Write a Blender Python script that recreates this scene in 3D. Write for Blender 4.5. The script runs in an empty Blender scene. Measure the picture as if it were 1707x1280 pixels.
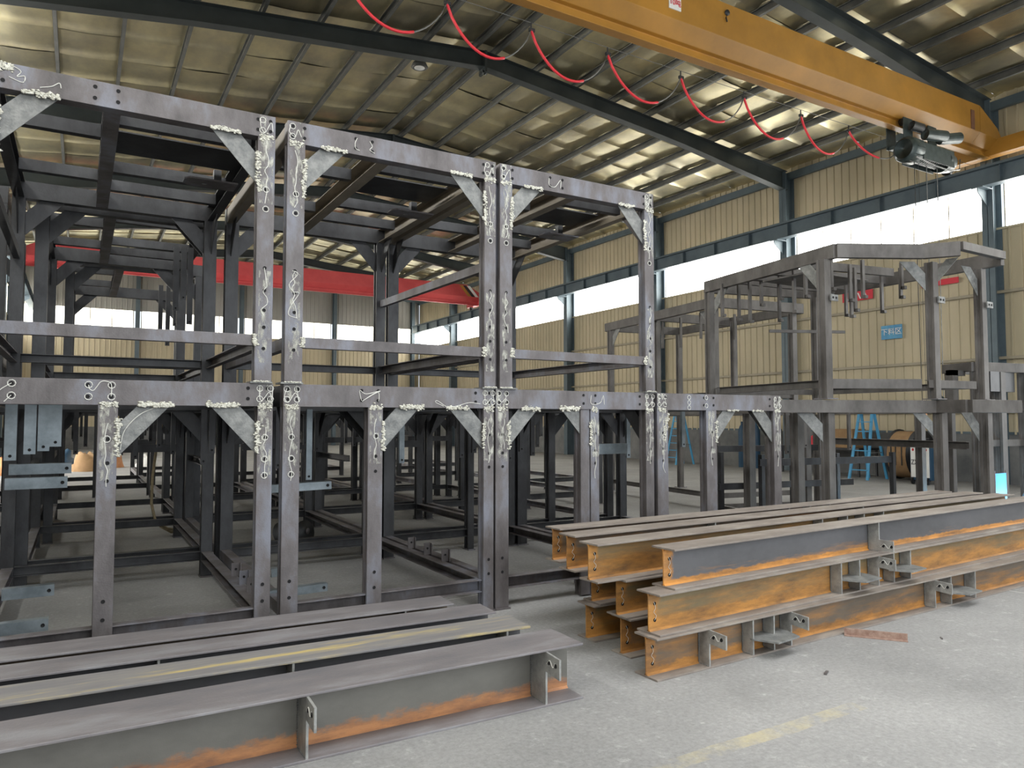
import bpy, math, random
from mathutils import Vector, Matrix, noise
random.seed(7)
D = bpy.data; SC = bpy.context.scene; COL = SC.collection
V = Vector

# ---------------------------------------------------------------- camera
cd = D.cameras.new('camera'); cam = D.objects.new('camera', cd); COL.objects.link(cam)
cd.sensor_width = 36; cd.lens = 1223 / 1707 * 36; cd.clip_start = .05; cd.clip_end = 300
cam.location = (0, 0, 1.55)
cam.rotation_euler = (math.radians(92.81), 0, math.radians(-30.5))
SC.camera = cam
# ---------------------------------------------------------------- world, lights, exposure
w = D.worlds.new('world'); SC.world = w; w.use_nodes = True
bg = w.node_tree.nodes['Background']; bg.inputs[0].default_value = (.80, .90, 1, 1); bg.inputs[1].default_value = 1.0
SC.view_settings.view_transform = 'Standard'; SC.view_settings.look = 'None'
SC.view_settings.gamma = 1; SC.view_settings.use_curve_mapping = False
SC.view_settings.exposure = 0.35
def area(name, loc, rot, sx, sy, power, col):
    l = D.lights.new(name, 'AREA'); l.shape = 'RECTANGLE'; l.size = sx; l.size_y = sy; l.energy = power; l.color = col
    o = D.objects.new(name, l); COL.objects.link(o); o.location = loc; o.rotation_euler = [math.radians(a) for a in rot]
    return o
# daylight through the open gable end behind the photographer
area('door_daylight', (5.5, -4.9, 3.4), (74, 0, 0), 14, 5.2, 470, (.95, .98, 1))
area('added_top_fill', (5, .2, 9.2), (0, 0, 0), 14, 3.2, 900, (.97, .98, 1))  # added overhead fill under the closed roof, lights flange tops and floor
# daylight through the side doors of the far part of the hall
area('side_door_daylight', (-2.6, 27, 2.2), (90, 0, -90), 9, 4, 650, (1, .98, .94))
area('right_door_daylight', (19.0, 2.6, 2.6), (90, 0, 90), 5, 4.6, 300, (.95, .98, 1))

# ---------------------------------------------------------------- materials
def mat(name, c1, c2=None, scale=3, rough=.5, metal=0, stretch=(1, 1, 1), c3=None, bump=0, bscale=40, detail=6, lo=.35, hi=.65, emit=None, spec=.5):
    m = D.materials.new(name); m.use_nodes = True; nt = m.node_tree; b = nt.nodes['Principled BSDF']
    b.inputs['Roughness'].default_value = rough; b.inputs['Metallic'].default_value = metal
    b.inputs['Specular IOR Level'].default_value = spec
    if emit: b.inputs['Emission Color'].default_value = (*emit[:3], 1); b.inputs['Emission Strength'].default_value = emit[3]
    if c2 is None: b.inputs['Base Color'].default_value = (*c1, 1); return m
    g = nt.nodes.new('ShaderNodeNewGeometry'); mp = nt.nodes.new('ShaderNodeMapping'); mp.inputs['Scale'].default_value = stretch
    nt.links.new(g.outputs['Position'], mp.inputs[0])
    n = nt.nodes.new('ShaderNodeTexNoise'); n.inputs['Scale'].default_value = scale; n.inputs['Detail'].default_value = detail
    n.inputs['Roughness'].default_value = .65
    nt.links.new(mp.outputs[0], n.inputs[0])
    r = nt.nodes.new('ShaderNodeValToRGB'); e = r.color_ramp.elements
    e[0].position = lo; e[0].color = (*c1, 1); e[1].position = hi; e[1].color = (*c2, 1)
    if c3: x = e.new((lo + hi) / 2); x.color = (*c3, 1)
    nt.links.new(n.outputs[0], r.inputs[0]); nt.links.new(r.outputs[0], b.inputs['Base Color'])
    if bump:
        n2 = nt.nodes.new('ShaderNodeTexNoise'); n2.inputs['Scale'].default_value = bscale; n2.inputs['Detail'].default_value = 5
        nt.links.new(g.outputs['Position'], n2.inputs[0])
        bp = nt.nodes.new('ShaderNodeBump'); bp.inputs['Strength'].default_value = bump; bp.inputs['Distance'].default_value = .01
        nt.links.new(n2.outputs[0], bp.inputs['Height']); nt.links.new(bp.outputs[0], b.inputs['Normal'])
    return m
M = {}
M['steel'] = mat('mill_scale_steel', (.075, .068, .068), (.175, .183, .215), 3.6, .48, .2, (1, 1, .45), c3=(.125, .114, .116), bump=.15, bscale=90)
M['steel_dark_shaded'] = mat('dark_shaded_steel', (.022, .022, .024), (.06, .062, .066), 3, .45, .35, (1, 1, .5), bump=.1, bscale=60)  # rear and inner frame steel with shade put into its colour; also dark fittings
M['steel_floor_lit'] = mat('floor_lit_tan_steel', (.13, .11, .085), (.23, .20, .155), 4, .55, .1, (1, .4, 1), c3=(.18, .155, .12))  # tan beams lightened in colour for the light bouncing off the floor
M['bare'] = mat('bright_bare_plate', (.22, .225, .22), (.38, .385, .37), 12, .45, .3, (1, 1, 1), bump=.25, bscale=80)
M['steel_brown'] = mat('dull_brown_steel', (.055, .05, .046), (.115, .108, .102), 4, .55, .1, (1, 1, .5), c3=(.085, .078, .073))
M['galv'] = mat('pale_bluish_channel_steel', (.12, .145, .16), (.215, .25, .27), 6, .38, .4, (1, 1, 1))
M['plate'] = mat('bright_cut_plate', (.12, .125, .125), (.24, .245, .235), 14, .5, .2, (1, 1, 1), bump=.35, bscale=70)
M['weld'] = mat('pale_weld_crust', (.34, .33, .28), (.74, .74, .66), 60, .85, 0, bump=.5, bscale=160)
M['chalk'] = mat('white_paint_pen', (.62, .62, .58))
M['hole'] = mat('hole_dark', (.006, .006, .007), rough=.9)
M['hall_steel'] = mat('blue_grey_painted_steel', (.075, .105, .125), (.11, .145, .165), 1.5, .5, .1)
M['rafter'] = mat('dark_green_grey_paint', (.028, .036, .038), (.045, .055, .056), 1.5, .5, .1)
M['purlin'] = mat('dull_galvanised_purlin', (.11, .115, .11), (.17, .17, .16), 3, .45, .4)
M['yellow'] = mat('crane_yellow_paint', (.31, .15, .024), (.43, .205, .030), .9, .42, 0, (1, 1, 1), c3=(.37, .18, .027))
M['red'] = mat('crane_red_paint', (.50, .055, .06), (.62, .085, .085), .8, .45)
M['endmark'] = mat('faded_maroon_paint', (.13, .06, .04), (.2, .09, .05), 5, .6)
M['cable_red'] = mat('red_cable_sheath', (.70, .03, .045), rough=.45)
M['black'] = mat('black_rubber', (.018, .02, .022), rough=.5)
M['hoist'] = mat('oily_dark_green_cast', (.035, .05, .05), (.07, .09, .088), 8, .4, .3)
M['white'] = mat('white_paint', (.75, .75, .72))
M['blue'] = mat('sky_blue_paint', (.07, .32, .55), rough=.5)
M['signblue'] = mat('blue_sign_face', (.05, .22, .42), (.09, .33, .52), 4)
M['banner'] = mat('red_banner_cloth', (.62, .05, .07), rough=.8)
M['cardboard'] = mat('brown_cardboard', (.30, .18, .09), (.38, .24, .12), 5, .9)
M['navy'] = mat('dark_blue_paint', (.02, .06, .11), rough=.5)
M['orange'] = mat('orange_plastic', (.45, .16, .05), (.6, .3, .14), 3, .7)
M['rope'] = mat('hemp_sling', (.25, .20, .12), (.35, .29, .18), 30, .9)
M['pane'] = mat('backlit_window_sheet', (.9, .9, .86), emit=(1, .985, .93, 10), rough=.5)
M['pane_far'] = mat('backlit_far_window_sheet', (.9, .9, .8), emit=(1, .99, .86, 3), rough=.5)
M['arc'] = mat('welding_arc_light', (.5, .8, 1), emit=(.55, .85, 1, 14))
M['grinding'] = mat('rusty_scrap', (.22, .13, .10), (.34, .24, .19), 25, .85, 0, bump=.4)

def smearmat():
    m = D.materials.new('lime_smear'); m.use_nodes = True; nt = m.node_tree; b = nt.nodes['Principled BSDF']; L = nt.links.new; N = nt.nodes.new
    b.inputs['Base Color'].default_value = (.50, .50, .45, 1); b.inputs['Roughness'].default_value = .9
    g = N('ShaderNodeNewGeometry'); mp = N('ShaderNodeMapping'); mp.inputs['Scale'].default_value = (1, 1, .4); L(g.outputs['Position'], mp.inputs[0])
    n = N('ShaderNodeTexNoise'); n.inputs['Scale'].default_value = 26; n.inputs['Detail'].default_value = 8; n.inputs['Roughness'].default_value = .72; L(mp.outputs[0], n.inputs[0])
    r = N('ShaderNodeValToRGB'); e = r.color_ramp.elements; e[0].position = .50; e[0].color = (0, 0, 0, 1); e[1].position = .66; e[1].color = (.85, .85, .85, 1)
    L(n.outputs[0], r.inputs[0]); L(r.outputs[0], b.inputs['Alpha']); return m
M['smear'] = smearmat()
def wallmat(name, c1, c2):
    return mat(name, c1, c2, .7, .55, .1, (1, 1, .4), detail=4)
M['wall'] = wallmat('beige_cladding', (.42, .365, .25), (.52, .45, .31))
M['wall_grey'] = wallmat('grey_beige_cladding', (.33, .325, .30), (.40, .39, .36))
M['girt'] = mat('shade_darkened_beige_girt', (.26, .23, .17), (.33, .29, .21), 2)  # girt beige darkened so the colour carries their shadow line
M['dado'] = mat('grey_render', (.12, .125, .125), (.2, .2, .195), 1.5, .9)
M['lining'] = mat('foil_roof_lining', (.46, .42, .31), (.80, .72, .46), .8, .31, .88, (1, .6, 1), bump=.3, bscale=5)

# concrete floor
def floormat():
    m = D.materials.new('worn_concrete'); m.use_nodes = True; nt = m.node_tree; b = nt.nodes['Principled BSDF']
    L = nt.links.new; N = nt.nodes.new
    g = N('ShaderNodeNewGeometry')
    def nz(s, d, r=.6, vec=None):
        n = N('ShaderNodeTexNoise'); n.inputs['Scale'].default_value = s; n.inputs['Detail'].default_value = d; n.inputs['Roughness'].default_value = r
        L(vec or g.outputs['Position'], n.inputs[0]); return n.outputs[0]
    def ramp(i, a, ca, bb, cb):
        r = N('ShaderNodeValToRGB'); e = r.color_ramp.elements
        e[0].position = a; e[0].color = (*ca, 1); e[1].position = bb; e[1].color = (*cb, 1); L(i, r.inputs[0]); return r.outputs[0]
    def mix(mode, f, a, c):
        x = N('ShaderNodeMix'); x.data_type = 'RGBA'; x.blend_type = mode
        if isinstance(f, float): x.inputs[0].default_value = f
        else: L(f, x.inputs[0])
        L(a, x.inputs[6]); L(c, x.inputs[7]); return x.outputs[2]
    base = ramp(nz(.6, 6), .35, (.235, .235, .232), .68, (.335, .334, .328))
    fine = ramp(nz(38, 6, .75), .3, (.62, .62, .62), .62, (1, 1, 1))
    spots = ramp(nz(9, 8, .8), .56, (0, 0, 0), .72, (.75, .75, .75))
    c = mix('MULTIPLY', .85, base, fine)
    pale = N('ShaderNodeRGB'); pale.outputs[0].default_value = (.46, .46, .445, 1)
    c = mix('MIX', spots, c, pale.outputs[0])
    # slab joints every 3.1 m, slightly wandering
    sx = N('ShaderNodeSeparateXYZ'); L(g.outputs['Position'], sx.inputs[0])
    def mth(op, *q):
        x = N('ShaderNodeMath'); x.operation = op
        for i, k in enumerate(q):
            if isinstance(k, (int, float)): x.inputs[i].default_value = k
            else: L(k, x.inputs[i])
        return x.outputs[0]
    wob = mth('MULTIPLY', nz(3, 5), .05)
    u = mth('ADD', mth('MULTIPLY_ADD', sx.outputs[1], .155, sx.outputs[0]), wob)
    v = mth('ADD', mth('MULTIPLY_ADD', sx.outputs[0], -.155, sx.outputs[1]), wob)
    crack = mth('MULTIPLY', mth('GREATER_THAN', nz(6, 3), .40), .75)
    j = mth('MULTIPLY', mth('LESS_THAN', mth('PINGPONG', mth('ADD', u, .10), 4.0), .006), crack)
    j2 = mth('MULTIPLY', mth('LESS_THAN', mth('PINGPONG', mth('ADD', v, .6), 3.0), .005), crack)
    pale2 = N('ShaderNodeRGB'); pale2.outputs[0].default_value = (.60, .59, .55, 1)
    c = mix('MIX', mth('MAXIMUM', j, j2), c, pale2.outputs[0])
    # worn yellow floor line
    st = mth('LESS_THAN', mth('ABSOLUTE', mth('SUBTRACT', mth('ADD', sx.outputs[1], wob), 2.575)), .05)
    st = mth('MULTIPLY', mth('MULTIPLY', st, mth('LESS_THAN', sx.outputs[0], 3.7)), ramp(nz(4, 8, .75), .42, (0, 0, 0), .66, (.5, .5, .5)))
    yl = N('ShaderNodeRGB'); yl.outputs[0].default_value = (.50, .42, .20, 1)
    c = mix('MIX', st, c, yl.outputs[0])
    # grey oily patches
    dk = N('ShaderNodeRGB'); dk.outputs[0].default_value = (.17, .17, .165, 1)
    c = mix('MIX', ramp(nz(1.1, 7, .7), .55, (0, 0, 0), .72, (.55, .55, .55)), c, dk.outputs[0])
    L(c, b.inputs['Base Color']); b.inputs['Roughness'].default_value = .75
    bp = N('ShaderNodeBump'); bp.inputs['Strength'].default_value = .35; bp.inputs['Distance'].default_value = .006
    L(nz(45, 8, .75), bp.inputs['Height']); L(bp.outputs[0], b.inputs['Normal'])
    return m
M['floor'] = floormat()

# rusty web and rolled flange steel; uses each beam's own coordinates (z up from its foot)
def rustmat(name, amount, dark, rustc=(.42, .185, .045), band=.06, bandw=.05, endrust=True):
    m = D.materials.new(name); m.use_nodes = True; nt = m.node_tree; b = nt.nodes['Principled BSDF']
    L = nt.links.new; N = nt.nodes.new
    g = N('ShaderNodeNewGeometry'); tc = N('ShaderNodeTexCoord'); s = N('ShaderNodeSeparateXYZ'); L(tc.outputs['Object'], s.inputs[0])
    def nz(sc, d, st=(1, 1, 1)):
        mp = N('ShaderNodeMapping'); mp.inputs['Scale'].default_value = st; L(g.outputs['Position'], mp.inputs[0])
        n = N('ShaderNodeTexNoise'); n.inputs['Scale'].default_value = sc; n.inputs['Detail'].default_value = d; n.inputs['Roughness'].default_value = .7
        L(mp.outputs[0], n.inputs[0]); return n.outputs[0]
    def math_(op, a, c):
        x = N('ShaderNodeMath'); x.operation = op
        for i, q in enumerate((a, c)):
            if isinstance(q, (int, float)): x.inputs[i].default_value = q
            else: L(q, x.inputs[i])
        return x.outputs[0]
    def ramp(i, a, ca, bb, cb):
        r = N('ShaderNodeValToRGB'); e = r.color_ramp.elements
        e[0].position = a; e[0].color = (*ca, 1); e[1].position = bb; e[1].color = (*cb, 1); L(i, r.inputs[0]); return r.outputs[0]
    # rust where water stood: in the lower corner of the web, edge broken up by noise
    h = math_('SUBTRACT', band + bandw, s.outputs[2]); h = math_('DIVIDE', h, bandw)
    h = math_('ADD', h, math_('MULTIPLY', math_('SUBTRACT', nz(14, 6, (.5, .5, 1)), .5), 2.4))
    h = ramp(h, .25, (0, 0, 0), .75, (1, 1, 1))
    a = ramp(math_('ADD', nz(4.5, 9, (.10, .6, 1.0)), math_('MULTIPLY', math_('SUBTRACT', .12, s.outputs[2]), .9)), .62 - amount * .35, (0, 0, 0), .80 - amount * .35, (1, 1, 1))
    ex = ramp(math_('ADD', math_('DIVIDE', math_('SUBTRACT', .11, s.outputs[0]), .05), math_('MULTIPLY', math_('SUBTRACT', nz(14, 6), .5), 2.5)), .2, (0, 0, 0), .8, (.9, .9, .9))
    f = math_('MAXIMUM', math_('MAXIMUM', h, ex if endrust else 0.0), a)
    dk = ramp(nz(2, 5, (.5, .5, 1)), .35, dark, .65, tuple(c * 1.5 for c in dark))
    ru = ramp(nz(13, 9, (.22, .8, 1)), .30, (rustc[0] * .28, rustc[1] * .32, rustc[2] * .6), .60, rustc)
    x = N('ShaderNodeMix'); x.data_type = 'RGBA'; L(f, x.inputs[0]); L(dk, x.inputs[6]); L(ru, x.inputs[7])
    L(x.outputs[2], b.inputs['Base Color']); b.inputs['Roughness'].default_value = .62; b.inputs['Metallic'].default_value = .1
    bp = N('ShaderNodeBump'); bp.inputs['Strength'].default_value = .2; bp.inputs['Distance'].default_value = .004
    L(nz(90, 5), bp.inputs['Height']); L(bp.outputs[0], b.inputs['Normal'])
    return m
M['web_grey'] = rustmat('grey_web_rust_in_corner', .02, (.135, .13, .115), (.50, .235, .10), .04, .065, endrust=False)
M['web_dark'] = rustmat('dark_web_with_orange_rust', .02, (.085, .085, .09), (.60, .27, .06), .035, .025)
M['web_rust'] = rustmat('rusty_orange_web', .66, (.15, .115, .06), (.50, .235, .055), .06, .05)
M['web_rust2'] = rustmat('brown_rusty_web', .46, (.12, .095, .07), (.46, .21, .05), .04, .05)
M['flange'] = mat('brown_grey_flange', (.17, .145, .125), (.29, .26, .225), 7, .6, .1, (.35, 1, 1), c3=(.22, .19, .165), bump=.2, bscale=80)
M['flange_grey'] = mat('mauve_grey_flange', (.17, .165, .175), (.27, .265, .275), 6, .45, .25, (.3, 1, 1), c3=(.21, .195, .20), bump=.15, bscale=80)
M['flange_yellow'] = mat('yellow_stained_flange', (.19, .185, .19), (.50, .40, .17), 6, .5, .15, (.22, 2.2, 1), c3=(.24, .23, .22), lo=.4, hi=.68)

# ---------------------------------------------------------------- mesh helpers
class MB:
    def __init__(s, org=(0, 0, 0)): s.v = []; s.f = []; s.mi = []; s.sm = []; s.mats = []; s.o = V(org)
    def m(s, name):
        if name not in s.mats: s.mats.append(name)
        return s.mats.index(name)
    def add(s, vs, fs, mn, smooth=False):
        k = len(s.v); s.v += [tuple(V(p) - s.o) for p in vs]; i = s.m(mn)
        for f in fs: s.f.append([k + q for q in f]); s.mi.append(i); s.sm.append(smooth)
        return s
    def box(s, a, b, mn):
        x0, y0, z0 = a; x1, y1, z1 = b
        vs = [(x, y, z) for z in (z0, z1) for y in (y0, y1) for x in (x0, x1)]
        return s.add(vs, [(0, 2, 3, 1), (4, 5, 7, 6), (0, 1, 5, 4), (2, 6, 7, 3), (0, 4, 6, 2), (1, 3, 7, 5)], mn)
    def bar(s, prof, p0, p1, mn, up=(0, 0, 1)):
        p0 = V(p0); p1 = V(p1); t = (p1 - p0).normalized(); u = V(up); u = (u - t * u.dot(t)).normalized(); sd = t.cross(u)
        n = len(prof); vs = [p + sd * a + u * b for p in (p0, p1) for a, b in prof]
        fs = [[i, (i + 1) % n, n + (i + 1) % n, n + i] for i in range(n)] + [list(range(n))[::-1], list(range(n, 2 * n))]
        return s.add(vs, fs, mn)
    def tube(s, pts, r, mn, n=8, cap=True):
        pts = [V(p) for p in pts]; vs = []; fs = []
        for i, p in enumerate(pts):
            t = (pts[min(i + 1, len(pts) - 1)] - pts[max(i - 1, 0)]); t = t.normalized() if t.length > 1e-9 else V((0, 0, 1))
            a = V((0, 0, 1)) if abs(t.z) < .9 else V((1, 0, 0)); u = t.cross(a).normalized(); q = t.cross(u)
            rr = r[i] if isinstance(r, (list, tuple)) else r
            for k in range(n): an = 2 * math.pi * k / n; vs.append(p + u * math.cos(an) * rr + q * math.sin(an) * rr)
        for i in range(len(pts) - 1):
            for k in range(n): fs.append((i * n + k, i * n + (k + 1) % n, (i + 1) * n + (k + 1) % n, (i + 1) * n + k))
        if cap: fs += [list(range(n)), list(range((len(pts) - 1) * n, len(pts) * n))]
        return s.add(vs, fs, mn, n > 6)
    def plate(s, pts, nrm, t, mn):
        nrm = V(nrm) * t / 2; n = len(pts); pts = [V(p) for p in pts]
        vs = [p - nrm for p in pts] + [p + nrm for p in pts]
        return s.add(vs, [list(range(n))[::-1], list(range(n, 2 * n))] + [[i, (i + 1) % n, n + (i + 1) % n, n + i] for i in range(n)], mn)
    def disc(s, c, nrm, r, mn='hole', t=.003, n=10):
        nrm = V(nrm).normalized(); return s.tube([V(c) - nrm * t, V(c) + nrm * t], r, mn, n)
    def lump(s, c, r, mn='weld', sc=(1, 1, 1)):
        q = [(1, 0, 0), (-1, 0, 0), (0, 1, 0), (0, -1, 0), (0, 0, 1), (0, 0, -1)]
        a = random.random() * 3; ca, sa = math.cos(a), math.sin(a); vs = []
        for x, y, z in q:
            k = random.uniform(.7, 1.25) * r; x, z = x * ca - z * sa, x * sa + z * ca
            vs.append((c[0] + x * k * sc[0], c[1] + y * k * sc[1], c[2] + z * k * sc[2]))
        return s.add(vs, [(0, 2, 4), (2, 1, 4), (1, 3, 4), (3, 0, 4), (2, 0, 5), (1, 2, 5), (3, 1, 5), (0, 3, 5)], mn, True)
    def build(s, name, parent=None, bevel=0, label=None):
        me = D.meshes.new(name); me.from_pydata(s.v, [], s.f)
        for mn in s.mats: me.materials.append(M[mn])
        me.polygons.foreach_set('material_index', s.mi); me.polygons.foreach_set('use_smooth', s.sm); me.update()
        o = D.objects.new(name, me); COL.objects.link(o)
        if parent: o.parent = parent
        else: o.location = s.o
        if bevel:
            b = o.modifiers.new('bevel', 'BEVEL'); b.width = bevel; b.segments = 2; b.limit_method = 'ANGLE'; b.angle_limit = .6
        if label: o['label'] = label
        return o
def rect(w, h): return [(-w / 2, -h / 2), (w / 2, -h / 2), (w / 2, h / 2), (-w / 2, h / 2)]
def chan(w, h, t=.008, lip=0):      # web on +a side, open towards -a
    p = [(w / 2, -h / 2), (w / 2, h / 2), (-w / 2, h / 2)]
    if lip: p += [(-w / 2, h / 2 - lip), (-w / 2 + t, h / 2 - lip)]; e = -w / 2 + t
    else: e = -w / 2
    p += [(e, h / 2 - t), (w / 2 - t, h / 2 - t), (w / 2 - t, -h / 2 + t), (e, -h / 2 + t)]
    if lip: p += [(-w / 2 + t, -h / 2 + lip), (-w / 2, -h / 2 + lip)]
    p += [(-w / 2, -h / 2)]
    return p
def flip(p): return [(-a, b) for a, b in p][::-1]
def ibeam(w, h, tf, tw):
    a, b, c = w / 2, h / 2, tw / 2
    return [(-a, -b), (a, -b), (a, -b + tf), (c, -b + tf), (c, b - tf), (a, b - tf), (a, b), (-a, b), (-a, b - tf), (-c, b - tf), (-c, -b + tf), (-a, -b + tf)]
def post_prof(w, d):                # box post with shallow grooves in its two sides
    a, b = w / 2, d / 2; g = .016; q = d * .22
    return [(-a, -b), (a, -b), (a, -q), (a - g, -q), (a - g, q), (a, q), (a, b), (-a, b), (-a, q), (-a + g, q), (-a + g, -q), (-a, -q)]
def thing(name, label, cat, loc=(0, 0, 0), rz=0, group=None):
    o = D.objects.new(name, None); COL.objects.link(o); o.location = loc; o.rotation_euler = (0, 0, rz); o.empty_display_size = .1
    o['label'] = label; o['category'] = cat
    if group: o['group'] = group
    return o
def tag(o, label, cat, group=None, kind=None):
    o['label'] = label; o['category'] = cat
    if group: o['group'] = group
    if kind: o['kind'] = kind
    return o
def struct(name, mb, **k): o = mb.build(name, **k); o['kind'] = 'structure'; return o
def dup(root, loc, rz=0, label=None, group=None, skip=()):
    r = root.copy(); COL.objects.link(r); r.location = loc; r.rotation_euler = (0, 0, rz)
    if label: r['label'] = label
    if group: r['group'] = group
    for c in list(root.children):
        if c.name.split('.')[0] in skip: continue
        k = c.copy(); COL.objects.link(k); k.parent = r
        for g in c.children: q = g.copy(); COL.objects.link(q); q.parent = k
    return r
TRIM = [0]
def trim(mb, **k): TRIM[0] += 1; return struct('trim_%d' % TRIM[0], mb, **k)

# ================================================================ THE HALL
XL, XR, YN, YF = -2.9, 19.3, -5.2, 44.8
RX = 8.2
def roof_z(x): return 9.13 + .40 + (XR - x) * .098 if x > RX else 9.13 + .40 + (XR - RX) * .098 - (RX - x) * .105
m = MB(); m.box((XL - .3, YN - 3, -.2), (XR + .3, YF + .3, 0), 'floor'); struct('floor', m)
def cladding(name, horiz, a0, a1, z0, z1, pos, inward, mn):
    # profiled sheet with raised ribs every .25 m; inward = +-1 direction of the room
    m = MB(); n = int((a1 - a0) / .25); prof = []
    for i in range(n):
        s = a0 + i * .25; prof += [(s, 0), (s + .19, 0), (s + .2, .03), (s + .24, .03)]
    prof.append((a0 + n * .25, 0)); vs = []
    for z in (z0, z1):
        for a, d in prof:
            p = pos + inward * d; vs.append((a, p, z) if horiz else (p, a, z))
    k = len(prof); fs = [(i, i + 1, k + i + 1, k + i) for i in range(k - 1)]
    # outer skin gives the wall its thickness
    b = len(vs); e = pos - inward * .12
    for z in (z0, z1):
        for a in (a0, a1): vs.append((a, e, z) if horiz else (e, a, z))
    fs.append((b, b + 1, b + 3, b + 2)); fs.append([b + 2, b + 3] + list(range(2 * k - 1, k - 1, -1))); fs.append([b, b + 1] + list(range(k - 1, -1, -1)))
    m.add(vs, fs, mn); return m
WZ0, WZ1 = 6.25, 7.5
for side, x, s in (('right', XR, -1), ('left', XL, 1)):
    m = cladding('w', False, YN, YF, 1.2, WZ0, x, s, 'wall'); k = cladding('w', False, YN, YF, WZ1, 9.6, x, s, 'wall')
    m.v += k.v; n0 = len(m.v) - len(k.v); m.f += [[q + n0 for q in f] for f in k.f]; m.mi += k.mi; m.sm += k.sm
    m.box((x if s < 0 else x - .24, YN, 0), (x + .24 if s < 0 else x, YF, 1.2), 'dado')
    m.box((x - .02 if s < 0 else x - .06, YN, 1.2), (x + .06 if s < 0 else x + .02, YF, 1.26), 'hall_steel')
    struct('wall_' + side, m)
m = cladding('w', True, XL, XR, 1.2, 6.4, YF, -1, 'wall'); k = cladding('w', True, XL, XR, 7.5, 10.6, YF, -1, 'wall_grey')
n0 = len(m.v); m.v += k.v; m.f += [[q + n0 for q in f] for f in k.f]; m.mats.append('wall_grey'); m.mi += [1] * len(k.mi); m.sm += k.sm
m.box((XL, YF, 0), (XR, YF + .24, 1.2), 'dado'); struct('wall_far', m)
m = cladding('w', True, XL, XR, 5.6, 10.6, YN, 1, 'wall_grey'); m.box((XL, YN - .1, 0), (-1.6, YN, 5.6), 'dado'); m.box((12.6, YN - .1, 0), (XR, YN, 5.6), 'dado')
struct('wall_near', m)
bays = [YN] + [3.3 + 6 * i for i in range(8)]      # frames at 3.3, 9.3, 15.3 ... 45.3
bays[-1] = YF; wi = 0
for i in range(len(bays) - 1):
    y0, y1 = bays[i] + .2, bays[i + 1] - .2
    for x, s in ((XR, -1), (XL, 1)):
        wi += 1; m = MB(); m.box((x - .01, y0, WZ0), (x + .01, y1, WZ1), 'pane')
        n = 6
        for k in range(n + 1):
            yy = y0 + (y1 - y0) * k / n; m.box((x - .02, yy - .014, WZ0), (x + .02, yy + .014, WZ1), 'wall')
        m.box((x - .05, y0 - .2, WZ0 - .05), (x + .05, y1 + .2, WZ0), 'wall'); m.box((x - .05, y0 - .2, WZ1), (x + .05, y1 + .2, WZ1 + .05), 'wall')
        struct('window_%d' % wi, m)
for x0, x1 in ((-2.7, 2.4), (2.8, 7.8), (8.2, 13.3), (13.7, 19.0)):
    wi += 1; m = MB(); m.box((x0, YF - .01, 6.4), (x1, YF + .01, 7.5), 'pane_far')
    for k in range(6): xx = x0 + (x1 - x0) * k / 5; m.box((xx - .02, YF - .03, 6.4), (xx + .02, YF + .02, 7.5), 'wall')
    struct('window_%d' % wi, m)
# columns and rafters
def column(x, y, s):
    m = MB(); xi = x + s * .02; xo = x + s * .42
    a, b = sorted((xi, xo)); z1 = 9.35
    m.box((a, y - .13, 0), (a + .014, y + .13, z1), 'hall_steel'); m.box((b - .014, y - .13, 0), (b, y + .13, z1), 'hall_steel')
    m.box((a, y - .006, 0), (b, y + .006, z1), 'hall_steel')
    # crane bracket
    q = [(xo, 7.12), (xo + s * .42, 7.12), (xo + s * .42, 7.02), (xo, 6.72)]
    m.plate([(px, y, pz) for px, pz in q], (0, 1, 0), .02, 'hall_steel')
    a, b = sorted((xo, xo + s * .44)); m.box((a, y - .13, 7.12), (b, y + .13, 7.14), 'hall_steel')
    trim(m)
def rafter(y):
    m = MB(); dz = .42
    for xa, xb in ((XL + .3, RX), (RX, XR - .3)):
        za, zb = roof_z(xa) - .20, roof_z(xb) - .20
        k = 10
        for j in range(k):
            x0 = xa + (xb - xa) * j / k; x1 = xa + (xb - xa) * (j + 1) / k
            def dep(x): d = abs(x - RX) / 11; return .38 + .22 * max(0, d - .55) / .45
            z0, z1 = roof_z(x0) - .19, roof_z(x1) - .19; d0, d1 = dep(x0), dep(x1)
            for (u0, u1, hw) in ((0, .014, .12), (None, None, .006)):
                if u0 is None: t0, t1, b0, b1 = z0, z1, z0 - d0, z1 - d1
                else: t0, t1, b0, b1 = z0, z1, z0 - .014, z1 - .014
                vs = [(x0, y - hw, b0), (x0, y + hw, b0), (x0, y + hw, t0), (x0, y - hw, t0), (x1, y - hw, b1), (x1, y + hw, b1), (x1, y + hw, t1), (x1, y - hw, t1)]
                m.add(vs, [(0, 1, 2, 3), (4, 7, 6, 5), (0, 4, 5, 1), (3, 2, 6, 7), (0, 3, 7, 4), (1, 5, 6, 2)], 'rafter')
            vs = [(x0, y - .12, z0 - d0 - .014), (x0, y + .12, z0 - d0 - .014), (x0, y + .12, z0 - d0), (x0, y - .12, z0 - d0), (x1, y - .12, z1 - d1 - .014), (x1, y + .12, z1 - d1 - .014), (x1, y + .12, z1 - d1), (x1, y - .12, z1 - d1)]
            m.add(vs, [(0, 1, 2, 3), (4, 7, 6, 5), (0, 4, 5, 1), (3, 2, 6, 7), (0, 3, 7, 4), (1, 5, 6, 2)], 'rafter')
    m.box((RX - .03, y - .16, roof_z(RX) - .72), (RX + .03, y + .16, roof_z(RX) - .2), 'rafter')
    for sx in (-.04, .04): m.disc((RX + sx, y - .05, roof_z(RX) - .70), (1, 0, 0), .05, 'rafter', .02)
    trim(m)
for y in [3.3 + 6 * i for i in range(7)]:
    column(XR, y, -1); column(XL, y, 1); rafter(y)
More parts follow.
